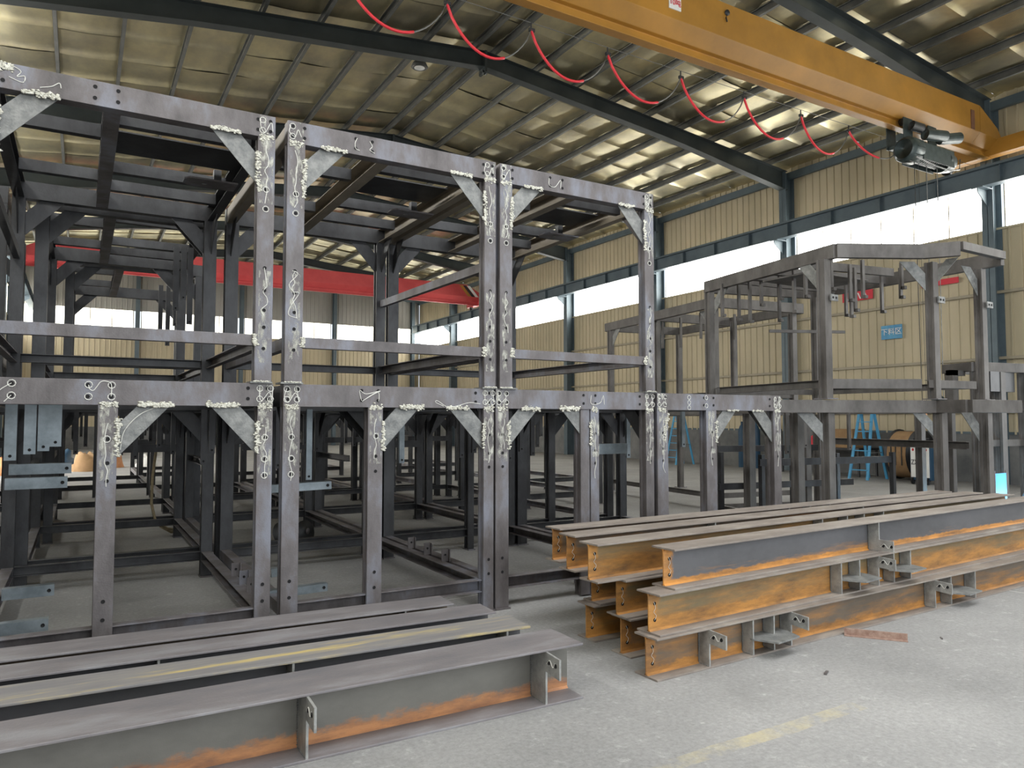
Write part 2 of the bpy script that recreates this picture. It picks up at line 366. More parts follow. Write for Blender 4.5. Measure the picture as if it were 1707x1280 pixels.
for x in (2.6, 8.0, 13.5, 18.7):                # end wall posts
    m = MB(); m.bar(ibeam(.2, .3, .012, .01), (x, YF - .2, 0), (x, YF - .2, 10.2), 'hall_steel', up=(0, 1, 0)); trim(m)
m = MB(); m.bar(rect(.25, .4), (XL, YF - .25, 9.6), (RX, YF - .25, 10.4), 'hall_steel'); m.bar(rect(.25, .4), (RX, YF - .25, 10.4), (XR, YF - .25, 9.4), 'hall_steel'); trim(m)
# purlins
px = []; x = RX + .28
while x < XR - .2: px.append(x); x += 1.22
x = RX - .28
while x > XL + .2: px.append(x); x -= 1.22
for x in sorted(px):
    m = MB(); z = roof_z(x) - .10; m.bar(chan(.07, .18, .006, .02), (x, YN, z), (x, YF, z), 'purlin'); trim(m)
# ridge: closer pair already; eave beams
for x in (XR - .12, XL + .12):
    m = MB(); m.bar(rect(.12, .22), (x, YN, 9.25), (x, YF, 9.25), 'hall_steel'); trim(m)
# girts on the right and far walls
for z in (3.05, 4.66, 1.75):
    m = MB(); m.box((XR - .11, YN, z - .035), (XR - .03, YF, z + .035), 'girt'); trim(m)
    m = MB(); m.box((XL + .03, YN, z - .035), (XL + .11, YF, z + .035), 'girt'); trim(m)
# foil lining, sagging between purlins and pieced every 1.2 m
xs = sorted(px + [XL, XR]); m = MB(); rnd = random.Random(3); ny = int((YF - YN) / 1.2)
for i in range(len(xs) - 1):
    xa, xb = xs[i], xs[i + 1]
    for j in range(ny + 1):
        ya, yb = YN + j * 1.2, min(YN + (j + 1) * 1.2, YF); amp = rnd.uniform(.008, .03); tl = rnd.uniform(.028, .055); vs = []; fs = []; n = 6; vl = [0, .22, .45, .68, .88, .95, 1]
        for q in range(n + 1):
            for p in range(n + 1):
                u, v = p / n, vl[q]
                z = amp * math.sin(math.pi * u) * (.6 + .4 * math.sin(math.pi * v)) + (tl * (1 - v / .9) if v < .9 else tl * (v - .9) / .1) * (.8 + .2 * math.sin(math.pi * u)) + .012 * noise.noise((xa + u * 2.2, ya + v * 2, 3))
                vs.append((xa + (xb - xa) * u, ya + (yb - ya) * v, roof_z(xa + (xb - xa) * u) + .03 - z))
        for q in range(n):
            for p in range(n): w_ = q * (n + 1) + p; fs.append((w_, w_ + n + 1, w_ + n + 2, w_ + 1))
        m.add(vs, fs, 'lining', True)
vs = [(XL, YN, roof_z(XL) + .12), (RX, YN, roof_z(RX) + .12), (XR, YN, roof_z(XR) + .12), (XL, YF, roof_z(XL) + .12), (RX, YF, roof_z(RX) + .12), (XR, YF, roof_z(XR) + .12)]
m.add(vs, [(0, 1, 4, 3), (1, 2, 5, 4)], 'wall_grey'); struct('ceiling', m)
# runway beams with stiffeners and rail
for x in (XR - .72, XL + .72):
    m = MB(); m.bar(ibeam(.26, .44, .014, .01), (x, YN, 7.36), (x, YF - .5, 7.36), 'hall_steel'); y = YN + .5
    while y < YF - .6: m.box((x - .12, y - .005, 7.16), (x + .12, y + .005, 7.56), 'hall_steel'); y += 1.5
    m.box((x - .03, YN, 7.58), (x + .03, YF - .5, 7.66), 'hall_steel'); trim(m)
m = MB(); m.box((XR - .55, YN, 7.66), (XR - .52, YF - .6, 7.72), 'yellow'); trim(m)

# ================================================================ OVERHEAD CRANES
def girder(name, label, y, zt, mn, x0=XL + .5, x1=XR - .72):
    t = thing(name, label, 'crane', (x0, y, zt - 1.1)); o = t.location
    prof = [(-.075, -1.0), (-.09, -1.0), (-.09, -1.018), (.09, -1.018), (.09, -1.0), (.075, -1.0), (.012, -.99), (.012, -.84), (.09, -.83), (.30, -.62), (.30, 0), (-.30, 0), (-.30, -.62), (-.09, -.83), (-.012, -.84), (-.012, -.99)]
    m = MB(o); m.bar(prof, (x0 + .9, y, zt), (x1 - .9, y, zt), mn); m.build('box_girder', t, .008)
    for s, xa, xb in ((1, x1 - .9, x1), (-1, x0 + .9, x0)):
        m = MB(o); k = len(prof); vs = []
        for x, f in ((xa, 1), (xb - s * .15, .62), (xb, .45)):
            for a, b in prof:
                bb = b if b > -.63 else b; top = -(1 - f) * .62; 
                bb = -1.018 + (b + 1.018) * (f if b == 0 else (.8 + .2 * f)); vs.append((x, y - a, zt + min(bb, top + 0)))
        fs = []
        for r in range(2):
            for i in range(k): fs.append((r * k + i, r * k + (i + 1) % k, (r + 1) * k + (i + 1) % k, (r + 1) * k + i))
        fs.append(list(range(2 * k, 3 * k))); m.add(vs, fs, mn); m.build('girder_end', t)
    for x in (x0 + .02, x1 - .02):
        m = MB(o); m.box((x - .14, y - 1.25, zt - .98), (x + .14, y + 1.25, zt - .62), mn); e = m.build('end_carriage', t, .01)
        for yy in (-.95, .95):
            m = MB(o); m.disc((x, y + yy, zt - 1.0), (1, 0, 0), .13, 'black', .05, 20); m.build('wheel', e)
    return t
cy = girder('overhead_crane', 'yellow overhead crane girder spanning the hall above the frames', 9.1, 8.78, 'yellow')
o = cy.location
m = MB(o); m.box((8.17, 8.785, 8.31), (8.43, 8.80, 8.62), 'white'); pl = m.build('capacity_plate', cy, label='white plate with red lettering')
m = MB(o); m.tube([(9.5, 8.79, 8.60), (9.5, 8.76, 8.60)], .05, 'black'); m.tube([(9.5, 8.78, 8.58), (9.46, 8.77, 8.50), (9.5, 8.78, 8.44)], .012, 'black'); m.build('junction_stub', cy)
m = MB(o); m.box((17.28, 8.785, 8.16), (17.42, 8.80, 8.60), 'endmark'); m.build('end_mark', cy, label='dull red painted stripe')
cr = girder('overhead_crane', 'red overhead crane girder far down the hall', 35, 8.75, 'red')
o2 = cr.location
for dx, c in ((0, 'yellow'), (.22, 'black'), (.44, 'white')):
    m = MB(o2); m.plate([(17.2 + dx, 34.69, 8.70), (17.38 + dx, 34.69, 8.70), (17.9 + dx, 34.69, 8.14), (17.72 + dx, 34.69, 8.14)], (0, 1, 0), .02, c); m.build('hazard_stripe', cr)

def text(s, size, mtx, mn, parent, name, ext=.003, org=V((0, 0, 0))):
    c = D.curves.new(name, 'FONT'); c.body = s; c.size = size; c.extrude = ext; c.align_x = 'CENTER'; c.align_y = 'CENTER'
    t = D.objects.new('tmp', c); COL.objects.link(t); dg = bpy.context.evaluated_depsgraph_get(); dg.update()
    me = D.meshes.new_from_object(t.evaluated_get(dg)); D.objects.remove(t)
    me.transform(Matrix.Translation(-V(org)) @ mtx); me.materials.clear(); me.materials.append(M[mn])
    q = D.objects.new(name, me); COL.objects.link(q); q.parent = parent; return q
FRONT = Matrix.Rotation(math.pi / 2, 4, 'X')                                  # text facing -Y
text('10吨', .125, Matrix.Translation((8.30, 8.78, 8.42)) @ FRONT, 'banner', pl, 'lettering', org=o)

# hoist under the yellow girder
h = thing('wire_rope_hoist', 'dark oily electric hoist hanging under the yellow crane girder', 'hoist', (15.5, 9.05, 7.2)); ho = h.location
m = MB(ho); m.tube([(14.72, 8.85, 7.22), (14.76, 8.85, 7.22), (14.80, 8.85, 7.22), (15.08, 8.85, 7.22), (15.12, 8.85, 7.22)], [.20, .25, .27, .27, .22], 'hoist', 24)
for a in range(10): an = a * .628; m.box((14.8, 8.85 + .268 * math.cos(an) - .01, 7.22 + .268 * math.sin(an) - .01), (15.08, 8.85 + .268 * math.cos(an) + .01, 7.22 + .268 * math.sin(an) + .01), 'hoist')
m.build('gear_housing', h)
m = MB(ho); m.tube([(15.1, 8.85, 7.2), (16.1, 8.85, 7.2)], .19, 'black', 24)
for i in range(12): m.tube([(15.2 + i * .07, 8.85, 7.2), (15.225 + i * .07, 8.85, 7.2)], .2, 'hoist', 24)
m.build('rope_drum', h)
m = MB(ho); m.tube([(16.08, 8.85, 7.2), (16.15, 8.85, 7.2), (16.4, 8.85, 7.2), (16.46, 8.85, 7.2)], [.25, .25, .20, .12], 'hoist', 24); m.build('brake_cover', h)
m = MB(ho)
for yy in (8.62, 9.08): m.box((15.05, yy - .01, 7.0), (16.2, yy + .01, 7.35), 'hoist')
m.tube([(14.75, 8.6, 6.98), (15.4, 8.58, 6.9), (16.0, 8.6, 6.9), (16.4, 8.62, 7.0), (16.5, 8.65, 7.25)], .016, 'plate'); m.build('guard_bar', h)
m = MB(ho)
for xx in (15.0, 15.9):
    m.box((xx - .16, 8.9, 7.35), (xx + .16, 8.92, 7.95), 'hoist'); m.box((xx - .16, 9.28, 7.35), (xx + .16, 9.3, 7.95), 'hoist'); m.box((xx - .1, 8.9, 7.35), (xx + .1, 9.3, 7.42), 'hoist')
m.box((14.9, 9.08, 7.36), (16.0, 9.12, 7.41), 'hoist')
m.build('trolley_frame', h)
for xx in (14.9, 15.12, 15.8, 16.02):
    for yy in (8.98, 9.22): m = MB(ho); m.disc((xx, yy, 7.87), (0, 1, 0), .075, 'black', .03, 18); m.build('trolley_wheel', h)
m = MB(ho); m.tube([(15.35, 8.75, 7.62), (15.85, 8.60, 7.62)], .12, 'hoist', 16); m.tube([(15.8, 8.7, 7.58), (16.3, 8.55, 7.66)], [.11, .12], 'hoist', 16); m.tube([(14.95, 8.8, 7.75), (15.2, 8.72, 7.7)], .1, 'black', 12); m.build('travel_motor', h)
hk = thing('hook_block', 'dark hook block hanging low on ropes from the hoist', 'hook', (15.75, 8.85, 1.4)); o3 = hk.location
m = MB(o3)
for xx in (15.55, 15.95): m.tube([(xx, 8.85, 7.05), (xx, 8.85, 1.9)], .009, 'plate', 6)
m.build('hoist_rope', hk)
m = MB(o3); m.tube([(15.75, 8.78, 1.9), (15.75, 8.92, 1.9)], .16, 'hoist', 20); m.box((15.65, 8.8, 1.62), (15.85, 8.9, 1.9), 'hoist'); m.build('sheave_housing', hk)
m = MB(o3); m.tube([(15.75 + .09 * math.cos(a), 8.85, 1.47 + .09 * math.sin(a)) for a in [1.5 + .45 * i for i in range(10)]], .022, 'black'); m.build('hook', hk)
pc = thing('pendant_control', 'pendant control box hanging on thin cables beside the hoist', 'control', (14.95, 8.75, 1.4)); o4 = pc.location
m = MB(o4)
for xx, r in ((14.93, .008), (15.08, .005)): m.tube([(xx, 8.75, 6.95), (xx + .02, 8.75, 4), (xx + .06, 8.75, 1.7)], r, 'black', 6)
m.build('control_cable', pc)
m = MB(o4); m.box((14.98, 8.71, 1.4), (15.08, 8.79, 1.7), 'orange'); m.build('button_box', pc, .008)
# festoon cable
fs_ = thing('festoon_cable', 'red looped power cable hung in swags along a wire beside the yellow crane', 'cable', (10, 9.4, 7.6)); fo = fs_.location
X = [2.9, 4.44, 5.88, 7.37, 8.99, 10.58, 12.19, 13.7]; ends = [(x, 9.4, 7.58) for x in X] + [(14.85, 9.15, 7.2)]
for i in range(len(ends) - 1):
    a, b = V(ends[i]), V(ends[i + 1]); pts = []
    for k in range(19):
        s = k / 18; p = a.lerp(b, s); p.z -= (.62 if i < 7 else .25) * (4 * s * (1 - s)) ** .8; pts.append(p)
    m = MB(fo); m.tube(pts[:13], .021, 'cable_red', 8); m.build('cable_loop', fs_)
    m = MB(fo); m.tube(pts[12:], .012, 'purlin', 6); m.build('cable_tail', fs_, label='bare grey cable')
for p in ends[:-1]:
    m = MB(fo); m.box((p[0] - .04, p[1] - .02, p[2] - .02), (p[0] + .06, p[1] + .02, p[2] + .03), 'black'); m.tube([p, (p[0], p[1], p[2] + .12)], .012, 'black', 6); m.build('hanger_clip', fs_)
m = MB(fo); m.tube([(XL + .6, 9.4, 7.70), (XR - .9, 9.4, 7.70)], .005, 'purlin', 6); m.build('carrier_wire', fs_)
# roof lamp
z = roof_z(7.0) - .3
m = MB((6.97, 16.3, z)); m.tube([(6.97, 16.3, z - .02), (6.97, 16.3, z), (6.97, 16.3, z + .1), (6.97, 16.3, z + .14)], [.18, .21, .16, .05], 'purlin', 24)
rl = thing('ceiling_lamp', 'round metal lamp under the dark left slope of the roof', 'lamp', (6.97, 16.3, z)); m.build('lamp_shade', rl)
m = MB((6.97, 16.3, z)); m.tube([(6.97, 16.3, z - .028), (6.97, 16.3, z - .018)], .13, 'white', 20); m.build('diffuser', rl)
m = MB((6.97, 16.3, z)); m.tube([(6.97, 16.3, z + .13), (6.97, 16.3, z + .32)], .02, 'purlin'); m.build('stem', rl)

# ================================================================ WELDED MODULE FRAMES
def squiggle(m, pts, y=None, r=.0027, nrm=None):
    P = [V(p) for p in pts]; out = []
    for i in range(len(P) - 1):
        a, b, c, d = P[max(i - 1, 0)], P[i], P[i + 1], P[min(i + 2, len(P) - 1)]
        for k in range(6):
            t = k / 6; out.append(.5 * ((2 * b) + (-a + c) * t + (2 * a - 5 * b + 4 * c - d) * t * t + (-a + 3 * b - 3 * c + d) * t ** 3))
    out.append(P[-1]); m.tube(out, r, 'chalk', 5)
def ring(m, x, y, z, r=.021): m.tube([(x + r * math.cos(a), y, z + r * math.sin(a)) for a in [i * .7 for i in range(10)]], .003, 'chalk', 5)
def crust(m, p0, p1, width, n, r=.008, dep=.3):
    p0, p1 = V(p0), V(p1); t = (p1 - p0)
    ax = V((0, 0, 1)) if abs(t.x) + abs(t.y) > abs(t.z) else V((1, 0, 0))
    for i in range(n):
        s = random.random(); q = p0 + t * s + ax * random.gauss(0, width * .38)
        m.lump(q, random.uniform(.5, 1.25) * r, 'weld', (1.5, dep, 1.0))
class Frame:
    """one welded module; all coordinates given in the world, stored relative to the thing's base"""
    def __init__(s, label, org, group=None, rz=0, name='steel_frame'):
        s.o = V(org); s.t = thing(name, label, 'frame', org, rz, group)
    def mb(s): return MB(s.o)
    def post(s, x0, x1, y0, y1, z0, z1, holes=(), mn='steel', face=-1):
        m = s.mb(); m.bar(post_prof(x1 - x0, y1 - y0), ((x0 + x1) / 2, (y0 + y1) / 2, z0), ((x0 + x1) / 2, (y0 + y1) / 2, z1), mn, up=(0, 1, 0))
        for hx, hz in holes: m.disc((hx, y0 if face < 0 else y1, hz), (0, 1, 0), .0095)
        return m.build('post', s.t, .003)
    def beam(s, p0, p1, w, h, mn='steel', holes=(), c=None, name='beam'):
        m = s.mb(); m.bar(c or rect(w, h), p0, p1, mn)
        for hp in holes: m.disc(hp, (0, 1, 0), .0105)
        return m.build(name, s.t, .002)
    def brace(s, pts, nrm, mn='plate', t=.008): m = s.mb(); m.plate(pts, nrm, t, mn); return m.build('brace_plate', s.t)
    def base(s, x, y, z, w=.15, d=.15, mn='steel'):
        m = s.mb(); m.box((x - w / 2, y - d / 2, z), (x + w / 2, y + d / 2, z + .012), mn); return m.build('base_plate', s.t)
def xbrace(F, x, sgn, y, ztop, mn='plate', k=1.0, inner=.12, outer=.31):
    # plate in the XZ plane from post face x towards sgn, under a beam whose underside is ztop
    F.brace([(x + sgn * inner * k, y, ztop + .01), (x + sgn * outer * k, y, ztop + .01), (x, y, ztop - (outer + .02) * k), (x, y, ztop - inner * k)], (0, 1, 0), mn)
def ybrace(F, x, y, sgn, ztop, mn='steel', k=1.0):
    F.brace([(x, y + sgn * .12 * k, ztop + .01), (x, y + sgn * .31 * k, ztop + .01), (x, y, ztop - .33 * k), (x, y, ztop - .12 * k)], (1, 0, 0), mn)
H1, B1 = 1.806, 1.645           # top and underside of the lower front beam
Z2 = 1.806; H2, B2 = 3.715, 3.555
PD = .10
def lower(label, x0, x1, y0, y1, posts, detail=False, group=None, backmid=True, mid_holes=True):
    F = Frame(label, ((x0 + x1) / 2, y0, 0), group); d = 'steel' if detail else 'steel_dark_shaded'
    xs = posts
    for i, (a, b) in enumerate(xs):
        c = (a + b) / 2; top = B1
        hl = [(c + .004, 1.429), (c + .004, 1.278), (c + .003, 1.165), (c, .416), (c, .302)] if detail else []
        F.post(a, b, y0, y0 + PD, 0.012, top, hl, d); F.base(c, y0 + .05, 0, min(.15, b - a + .012), .15)
    holes = []
    if detail:
        for c in [xs[0][0] + .035, xs[0][1] - .02] + ([-.355] if x0 < 0 else []) + [x1 - .17, x1 - .04] + [p[1] - .04 for p in xs[1:-1]] + [p[1] - .17 for p in xs[1:-1]]:
            for z in (1.77, 1.697): holes.append((c, y0, z))
    F.beam((x0, y0 + .05, (H1 + B1) / 2), (x1, y0 + .05, (H1 + B1) / 2), .10, H1 - B1, d, holes)
    F.beam((x0 + .0, y1 - .05, (H1 + B1) / 2), (x1 - .0, y1 - .05, (H1 + B1) / 2), .08, H1 - B1, 'steel_dark_shaded')
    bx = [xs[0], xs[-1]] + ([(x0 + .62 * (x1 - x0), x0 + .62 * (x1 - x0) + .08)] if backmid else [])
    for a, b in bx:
        F.post(a, b, y1 - PD, y1, .012, B1, (), 'steel_dark_shaded'); F.base((a + b) / 2, y1 - .05, 0, min(.2, b - a + .012), .16)
    for x, c in ((x0 + .05, flip(chan(.075, .15))), (x1 - .05, chan(.075, .15))):
        F.beam((x, y0 + PD, H1 - .08), (x, y1 - PD, H1 - .08), .08, .15, 'steel_dark_shaded', c=c, name='side_beam')
    # bottom rails
    zr = .205
    F.beam((x0 + .1, y0 + .055, zr), (x1 - .1, y0 + .055, zr), 0, 0, d, c=flip(chan(.08, .10)), name='bottom_rail')
    F.beam((x0 + .1, y1 - .05, zr), (x1 - .1, y1 - .05, zr), 0, 0, 'steel_dark_shaded', c=flip(chan(.06, .09)), name='bottom_rail')
    for x, c in ((x0 + .055, flip(chan(.09, .09))), (x1 - .055, chan(.09, .09))):
        F.beam((x, y0 + PD, zr), (x, y1 - PD, zr), 0, 0, 'steel', c=c, name='bottom_rail')
    # roof purlins of the lower storey
    for k in range(1, 4):
        yy = y0 + (y1 - y0) * k / 4; F.beam((x0 + .09, yy, H1 - .06), (x1 - .09, yy, H1 - .06), 0, 0, 'steel_dark_shaded', c=chan(.05, .1), name='cross_channel')
    # back and side braces
    for a, sg in ((bx[0][1], 1), (bx[1][0], -1)): xbrace(F, a, sg, y1 - .05, B1, 'steel_dark_shaded')
    for x in (x0 + .05, x1 - .05): ybrace(F, x, y0 + PD, 1, B1, 'steel_dark_shaded'); ybrace(F, x, y1 - PD, -1, B1, 'steel_dark_shaded')
    return F
def marks(F, spots):
    for kind, a in spots:
        m = F.mb()
        if kind == 'crust': crust(m, *a); m.build('weld_crust', F.t)
        if kind == 'chalk':
            squiggle(m, a); m.build('paint_mark', F.t)
        if kind == 'rings':
            for x, y, z in a: m = F.mb(); ring(m, x, y, z); m.build('paint_mark', F.t)
Y0, Y1 = 5.30, 7.97
yf = Y0 - .002
def joint_marks(F, x, z0, z1, side=0):
    """crust and pen marks on the corner of a beam end at post centre x"""
    marks(F, [('crust', ((x - .045, yf, z0), (x + .045, yf, z0), .03, 45, .008, .35))])
    a = [(x - .04, yf, z1 - .02), (x - .045, yf, z1 - .08), (x - .02, yf, z1 - .12), (x + .02, yf, z1 - .07), (x + .04, yf, z1 - .12), (x + .042, yf, z1 - .03)]
    a = [(q[0] + random.uniform(-.012, .012), q[1], q[2] + random.uniform(-.014, .014)) for q in a]
    marks(F, [('chalk', a), ('rings', [(x - .035, yf, z1 - .036), (x - .035, yf, z1 - .11), (x + .037, yf, z1 - .036), (x + .037, yf, z1 - .11)])])
def film(F, x, z0, z1, w=.05, name='lime_smear'):
    m = F.mb(); m.box((x - w, yf + .0005, z0), (x + w, yf + .0016, z1), 'smear'); m.build(name, F.t)
def edge_film(F, x, z0, z1):
    film(F, x + (-.045 if x in RIGHT_ENDS else .045), z0 + .003, z1 - .003, .045)
RIGHT_ENDS = (1.168, 2.943, 4.672, 6.448)
def scribble(x, z, h, n=6, w=.012):
    return [(x + random.uniform(-w, w), yf, z - h * i / n) for i in range(n + 1)]
# ---- lower front row
LA = lower('lower steel frame at the left end of the front row', -.57, 1.171, Y0, Y1, [(-.57, -.468), (.099, .211), (1.066, 1.171)], True, backmid=False)
xbrace(LA, .215, 1, Y0 + .03, B1); xbrace(LA, 1.064, -1, Y0 + .03, B1)
joint_marks(LA, 1.115, B1, H1)
marks(LA, [('crust', ((.11, yf, B1), (.205, yf, B1), .03, 60, .008, .35)), ('crust', ((.33, yf, B1 + .005), (.53, yf, B1 + .005), .022, 120, .010, .5)), ('crust', ((.735, yf, B1 + .005), (.945, yf, B1 + .005), .022, 110, .010, .5)),
           ('crust', ((.212, yf, 1.56), (.212, yf, 1.32), .022, 90, .009, .4)), ('crust', ((1.068, yf, 1.54), (1.068, yf, 1.32), .020, 90, .009, .4)),
           ('chalk', [(.045, yf, 1.77), (.05, yf, 1.745), (.07, yf, 1.735), (.09, yf, 1.76), (.11, yf, 1.79), (.14, yf, 1.795), (.17, yf, 1.775), (.17, yf, 1.70)]),
           ('rings', [(.045, yf, 1.771), (.045, yf, 1.697), (.172, yf, 1.771), (.172, yf, 1.697), (-.355, yf, 1.771), (-.355, yf, 1.697), (.152, yf, 1.429), (1.118, yf, 1.429), (1.118, yf, 1.278), (1.118, yf, 1.165)]),
           ('chalk', [(-.355, yf, 1.772), (-.40, yf, 1.74), (-.44, yf, 1.70)]), ('chalk', [(-.355, yf, 1.70), (-.39, yf, 1.66)]),
           ('chalk', scribble(.152, 1.53, .40, 8, .012)), ('chalk', scribble(1.12, 1.50, .36, 8, .014)), ('chalk', [(.23, yf + .02, 1.36), (.25, yf + .02, 1.48), (.33, yf + .02, 1.58), (.42, yf + .02, 1.63)])])
LB = lower('lower steel frame second from the left in the front row', 1.241, 2.947, Y0, Y1, [(1.241, 1.362), (1.868, 1.985), (2.853, 2.947)], True, backmid=False)
xbrace(LB, 1.99, 1, Y0 + .03, B1); xbrace(LB, 2.85, -1, Y0 + .03, B1)
joint_marks(LB, 1.30, B1, H1); joint_marks(LB, 2.90, B1, H1)
marks(LB, [('crust', ((1.88, yf, B1), (1.98, yf, B1), .03, 60, .008, .35)), ('crust', ((2.13, yf, B1 + .005), (2.32, yf, B1 + .005), .022, 120, .010, .5)), ('crust', ((2.52, yf, B1), (2.72, yf, B1), .02, 80, .008, .4)),
           ('crust', ((1.99, yf, 1.54), (1.99, yf, 1.32), .02, 80, .009, .4)), ('crust', ((2.855, yf, 1.52), (2.855, yf, 1.32), .018, 70, .008, .4)),
           ('chalk', [(1.815, yf, 1.695), (1.80, yf, 1.77), (1.85, yf, 1.745), (1.96, yf, 1.77), (1.90, yf, 1.74), (1.82, yf, 1.69), (1.94, yf, 1.76), (1.95, yf, 1.69)]),
           ('chalk', [(2.49, yf, 1.66), (2.42, yf, 1.69), (2.44, yf, 1.70), (2.52, yf, 1.655), (2.60, yf, 1.66), (2.72, yf, 1.69), (2.82, yf, 1.68)]),
           ('chalk', scribble(1.30, 1.58, .46, 8, .014)), ('chalk', scribble(1.925, 1.56, .30, 6, .01)), ('chalk', scribble(2.90, 1.56, .36, 7, .012)),
           ('rings', [(1.302, yf, 1.429), (1.302, yf, 1.278), (1.302, yf, 1.165), (1.93, yf, 1.429)])])
LC = lower('lower steel frame third from the left in the front row, with a doubled middle post', 2.966, 4.676, Y0, Y1, [(2.966, 3.090), (3.938, 4.03), (4.58, 4.676)], True)
LC.post(3.835, 3.932, Y0 + .01, Y0 + .11, .012, B1); LC.post(4.065, 4.13, Y0 + .35, Y0 + .45, .012, 1.22, (), 'steel')
xbrace(LC, 3.093, 1, Y0 + .03, B1); xbrace(LC, 3.94, -1, Y0 + .03, B1)
LC.beam((4.06, Y0 + .4, 1.27), (4.66, Y0 + .4, 1.27), 0, 0, 'galv', c=chan(.06, .10), name='shelf_channel')
joint_marks(LC, 3.03, B1, H1); joint_marks(LC, 4.628, B1, H1)
marks(LC, [('crust', ((3.22, yf, B1), (3.41, yf, B1), .02, 80, .009, .4)), ('crust', ((3.61, yf, B1 + .005), (3.82, yf, B1 + .005), .022, 110, .010, .5)), ('crust', ((3.095, yf, 1.54), (3.095, yf, 1.30), .02, 80, .008, .4)),
           ('crust', ((3.94, yf, 1.54), (3.94, yf, 1.32), .02, 80, .008, .4)), ('crust', ((3.95, yf, B1), (4.02, yf, B1), .03, 40, .008, .4)),
           ('chalk', [(3.945, yf, 1.77), (3.94, yf, 1.70), (3.99, yf, 1.69), (4.05, yf, 1.71), (4.08, yf, 1.77), (4.09, yf, 1.69)]),
           ('chalk', scribble(3.985, 1.58, .55, 9, .010)), ('chalk', scribble(4.63, 1.56, .42, 8, .010)), ('chalk', scribble(3.04, 1.56, .25, 6, .012))])
LD = lower('lower steel frame fourth from the left in the front row, with nothing stacked on it', 4.72, 6.452, Y0, Y1, [(4.72, 4.855), (5.36, 5.50), (6.34, 6.452)], True)
xbrace(LD, 5.503, 1, Y0 + .03, B1); xbrace(LD, 6.338, -1, Y0 + .03, B1)
joint_marks(LD, 4.78, B1, H1); joint_marks(LD, 6.40, B1, H1)
marks(LD, [('crust', ((4.86, yf, 1.62), (4.80, yf, 1.35), .03, 70, .008, .35)), ('crust', ((5.505, yf, 1.54), (5.495, yf, 1.32), .02, 70, .008, .4)), ('crust', ((5.66, yf, B1), (5.82, yf, B1), .012, 50, .007, .4)),
           ('crust', ((6.02, yf, B1), (6.18, yf, B1), .012, 50, .007, .4)), ('chalk', scribble(5.43, 1.60, .50, 9, .012)), ('chalk', scribble(6.40, 1.58, .52, 9, .012)), ('chalk', scribble(4.80, 1.55, .5, 9, .016)),
           ('rings', [(5.13, yf, 1.77), (5.13, yf, 1.72), (5.13, yf, 1.67), (5.36, yf, 1.77), (5.36, yf, 1.69)])])
for F, xp, zz in ((LA, .155, 1.45), (LA, 1.118, 1.45), (LB, 1.30, 1.5), (LB, 1.927, 1.5), (LB, 2.90, 1.5), (LC, 3.03, 1.48), (LC, 3.985, 1.5), (LC, 4.63, 1.45), (LD, 4.79, 1.5), (LD, 5.43, 1.5), (LD, 6.4, 1.5)):
    film(F, xp, zz - .28, B1 - .004, .046)
for F, xa in ((LA, 1.168), (LB, 1.245), (LB, 2.943), (LC, 2.97), (LC, 4.672), (LD, 4.725), (LD, 6.448)): edge_film(F, xa, B1, H1)
# second lower side rails with small lugs, lying along the inside of frames A and B
for F, x in ((LA, 1.12), (LB, 2.9)):
    for y in (5.85, 6.15, 6.5) if F is LA else (6.2, 6.6, 7.0):
        m = F.mb(); m.box((x - .0, y - .004, .25), (x + .07, y + .004, .36), 'steel'); m.box((x + .066, y - .03, .25), (x + .074, y + .03, .36), 'steel'); m.disc((x + .035, y - .005, .31), (0, 1, 0), .01); m.build('lug', F.t)
# short pale channels sticking out of the left part of frame A and beside the B post
for z, x1_, y in ((1.20, .02, 6.3), (1.12, .0, 6.0), (.38, -.06, 6.05), (.23, -.08, 5.7)):
    m = LA.mb(); m.bar(chan(.07, .075, .005), (-.42, y, z), (x1_ - .06, y, z), 'galv'); m.disc((x1_ - .09, y - .036, z), (0, 1, 0), .012); m.build('outrigger_channel', LA.t)
for z, x1_, y in ((1.03, 1.72, 5.75), (.41, 1.44, 5.7), (.24, 1.70, 5.75)):
    m = LB.mb(); m.bar(chan(.07, .06, .005), (1.26, y, z), (x1_, y, z + .01), 'galv'); m.disc((x1_ - .03, y - .036, z + .01), (0, 1, 0), .012); m.build('outrigger_channel', LB.t)
# hanging flat channels under the tops
def hangers(F, xs, y, z1, ln, mn='steel_dark_shaded', w=.05):
    for x, l in zip(xs, ln):
        m = F.mb(); m.bar(chan(.03, w, .004), (x, y, z1), (x, y, z1 - l), mn, up=(1, 0, 0)); m.disc((x, y - .016, z1 - l + .03), (0, 1, 0), .01); m.build('hanger_strip', F.t)
hangers(LA, (-.40, -.29, -.21, -.14), 6.05, B1 + .05, (.42, .38, .36, .33), 'galv', .07)
hangers(LA, (.98, 1.05), 7.2, B1, (.5, .4)); hangers(LB, (1.45, 1.62, 1.78), 7.1, B1, (.5, .55, .6)); hangers(LB, (1.75, 2.62), 6.5, B1, (.62, .5), 'galv')
hangers(LC, (3.55, 3.7, 3.8, 4.15, 4.3, 4.45), 7.1, B1, (.5, .45, .6, .55, .45, .5)); hangers(LD, (5.1, 5.9), 6.2, B1, (.50, .4), 'galv')
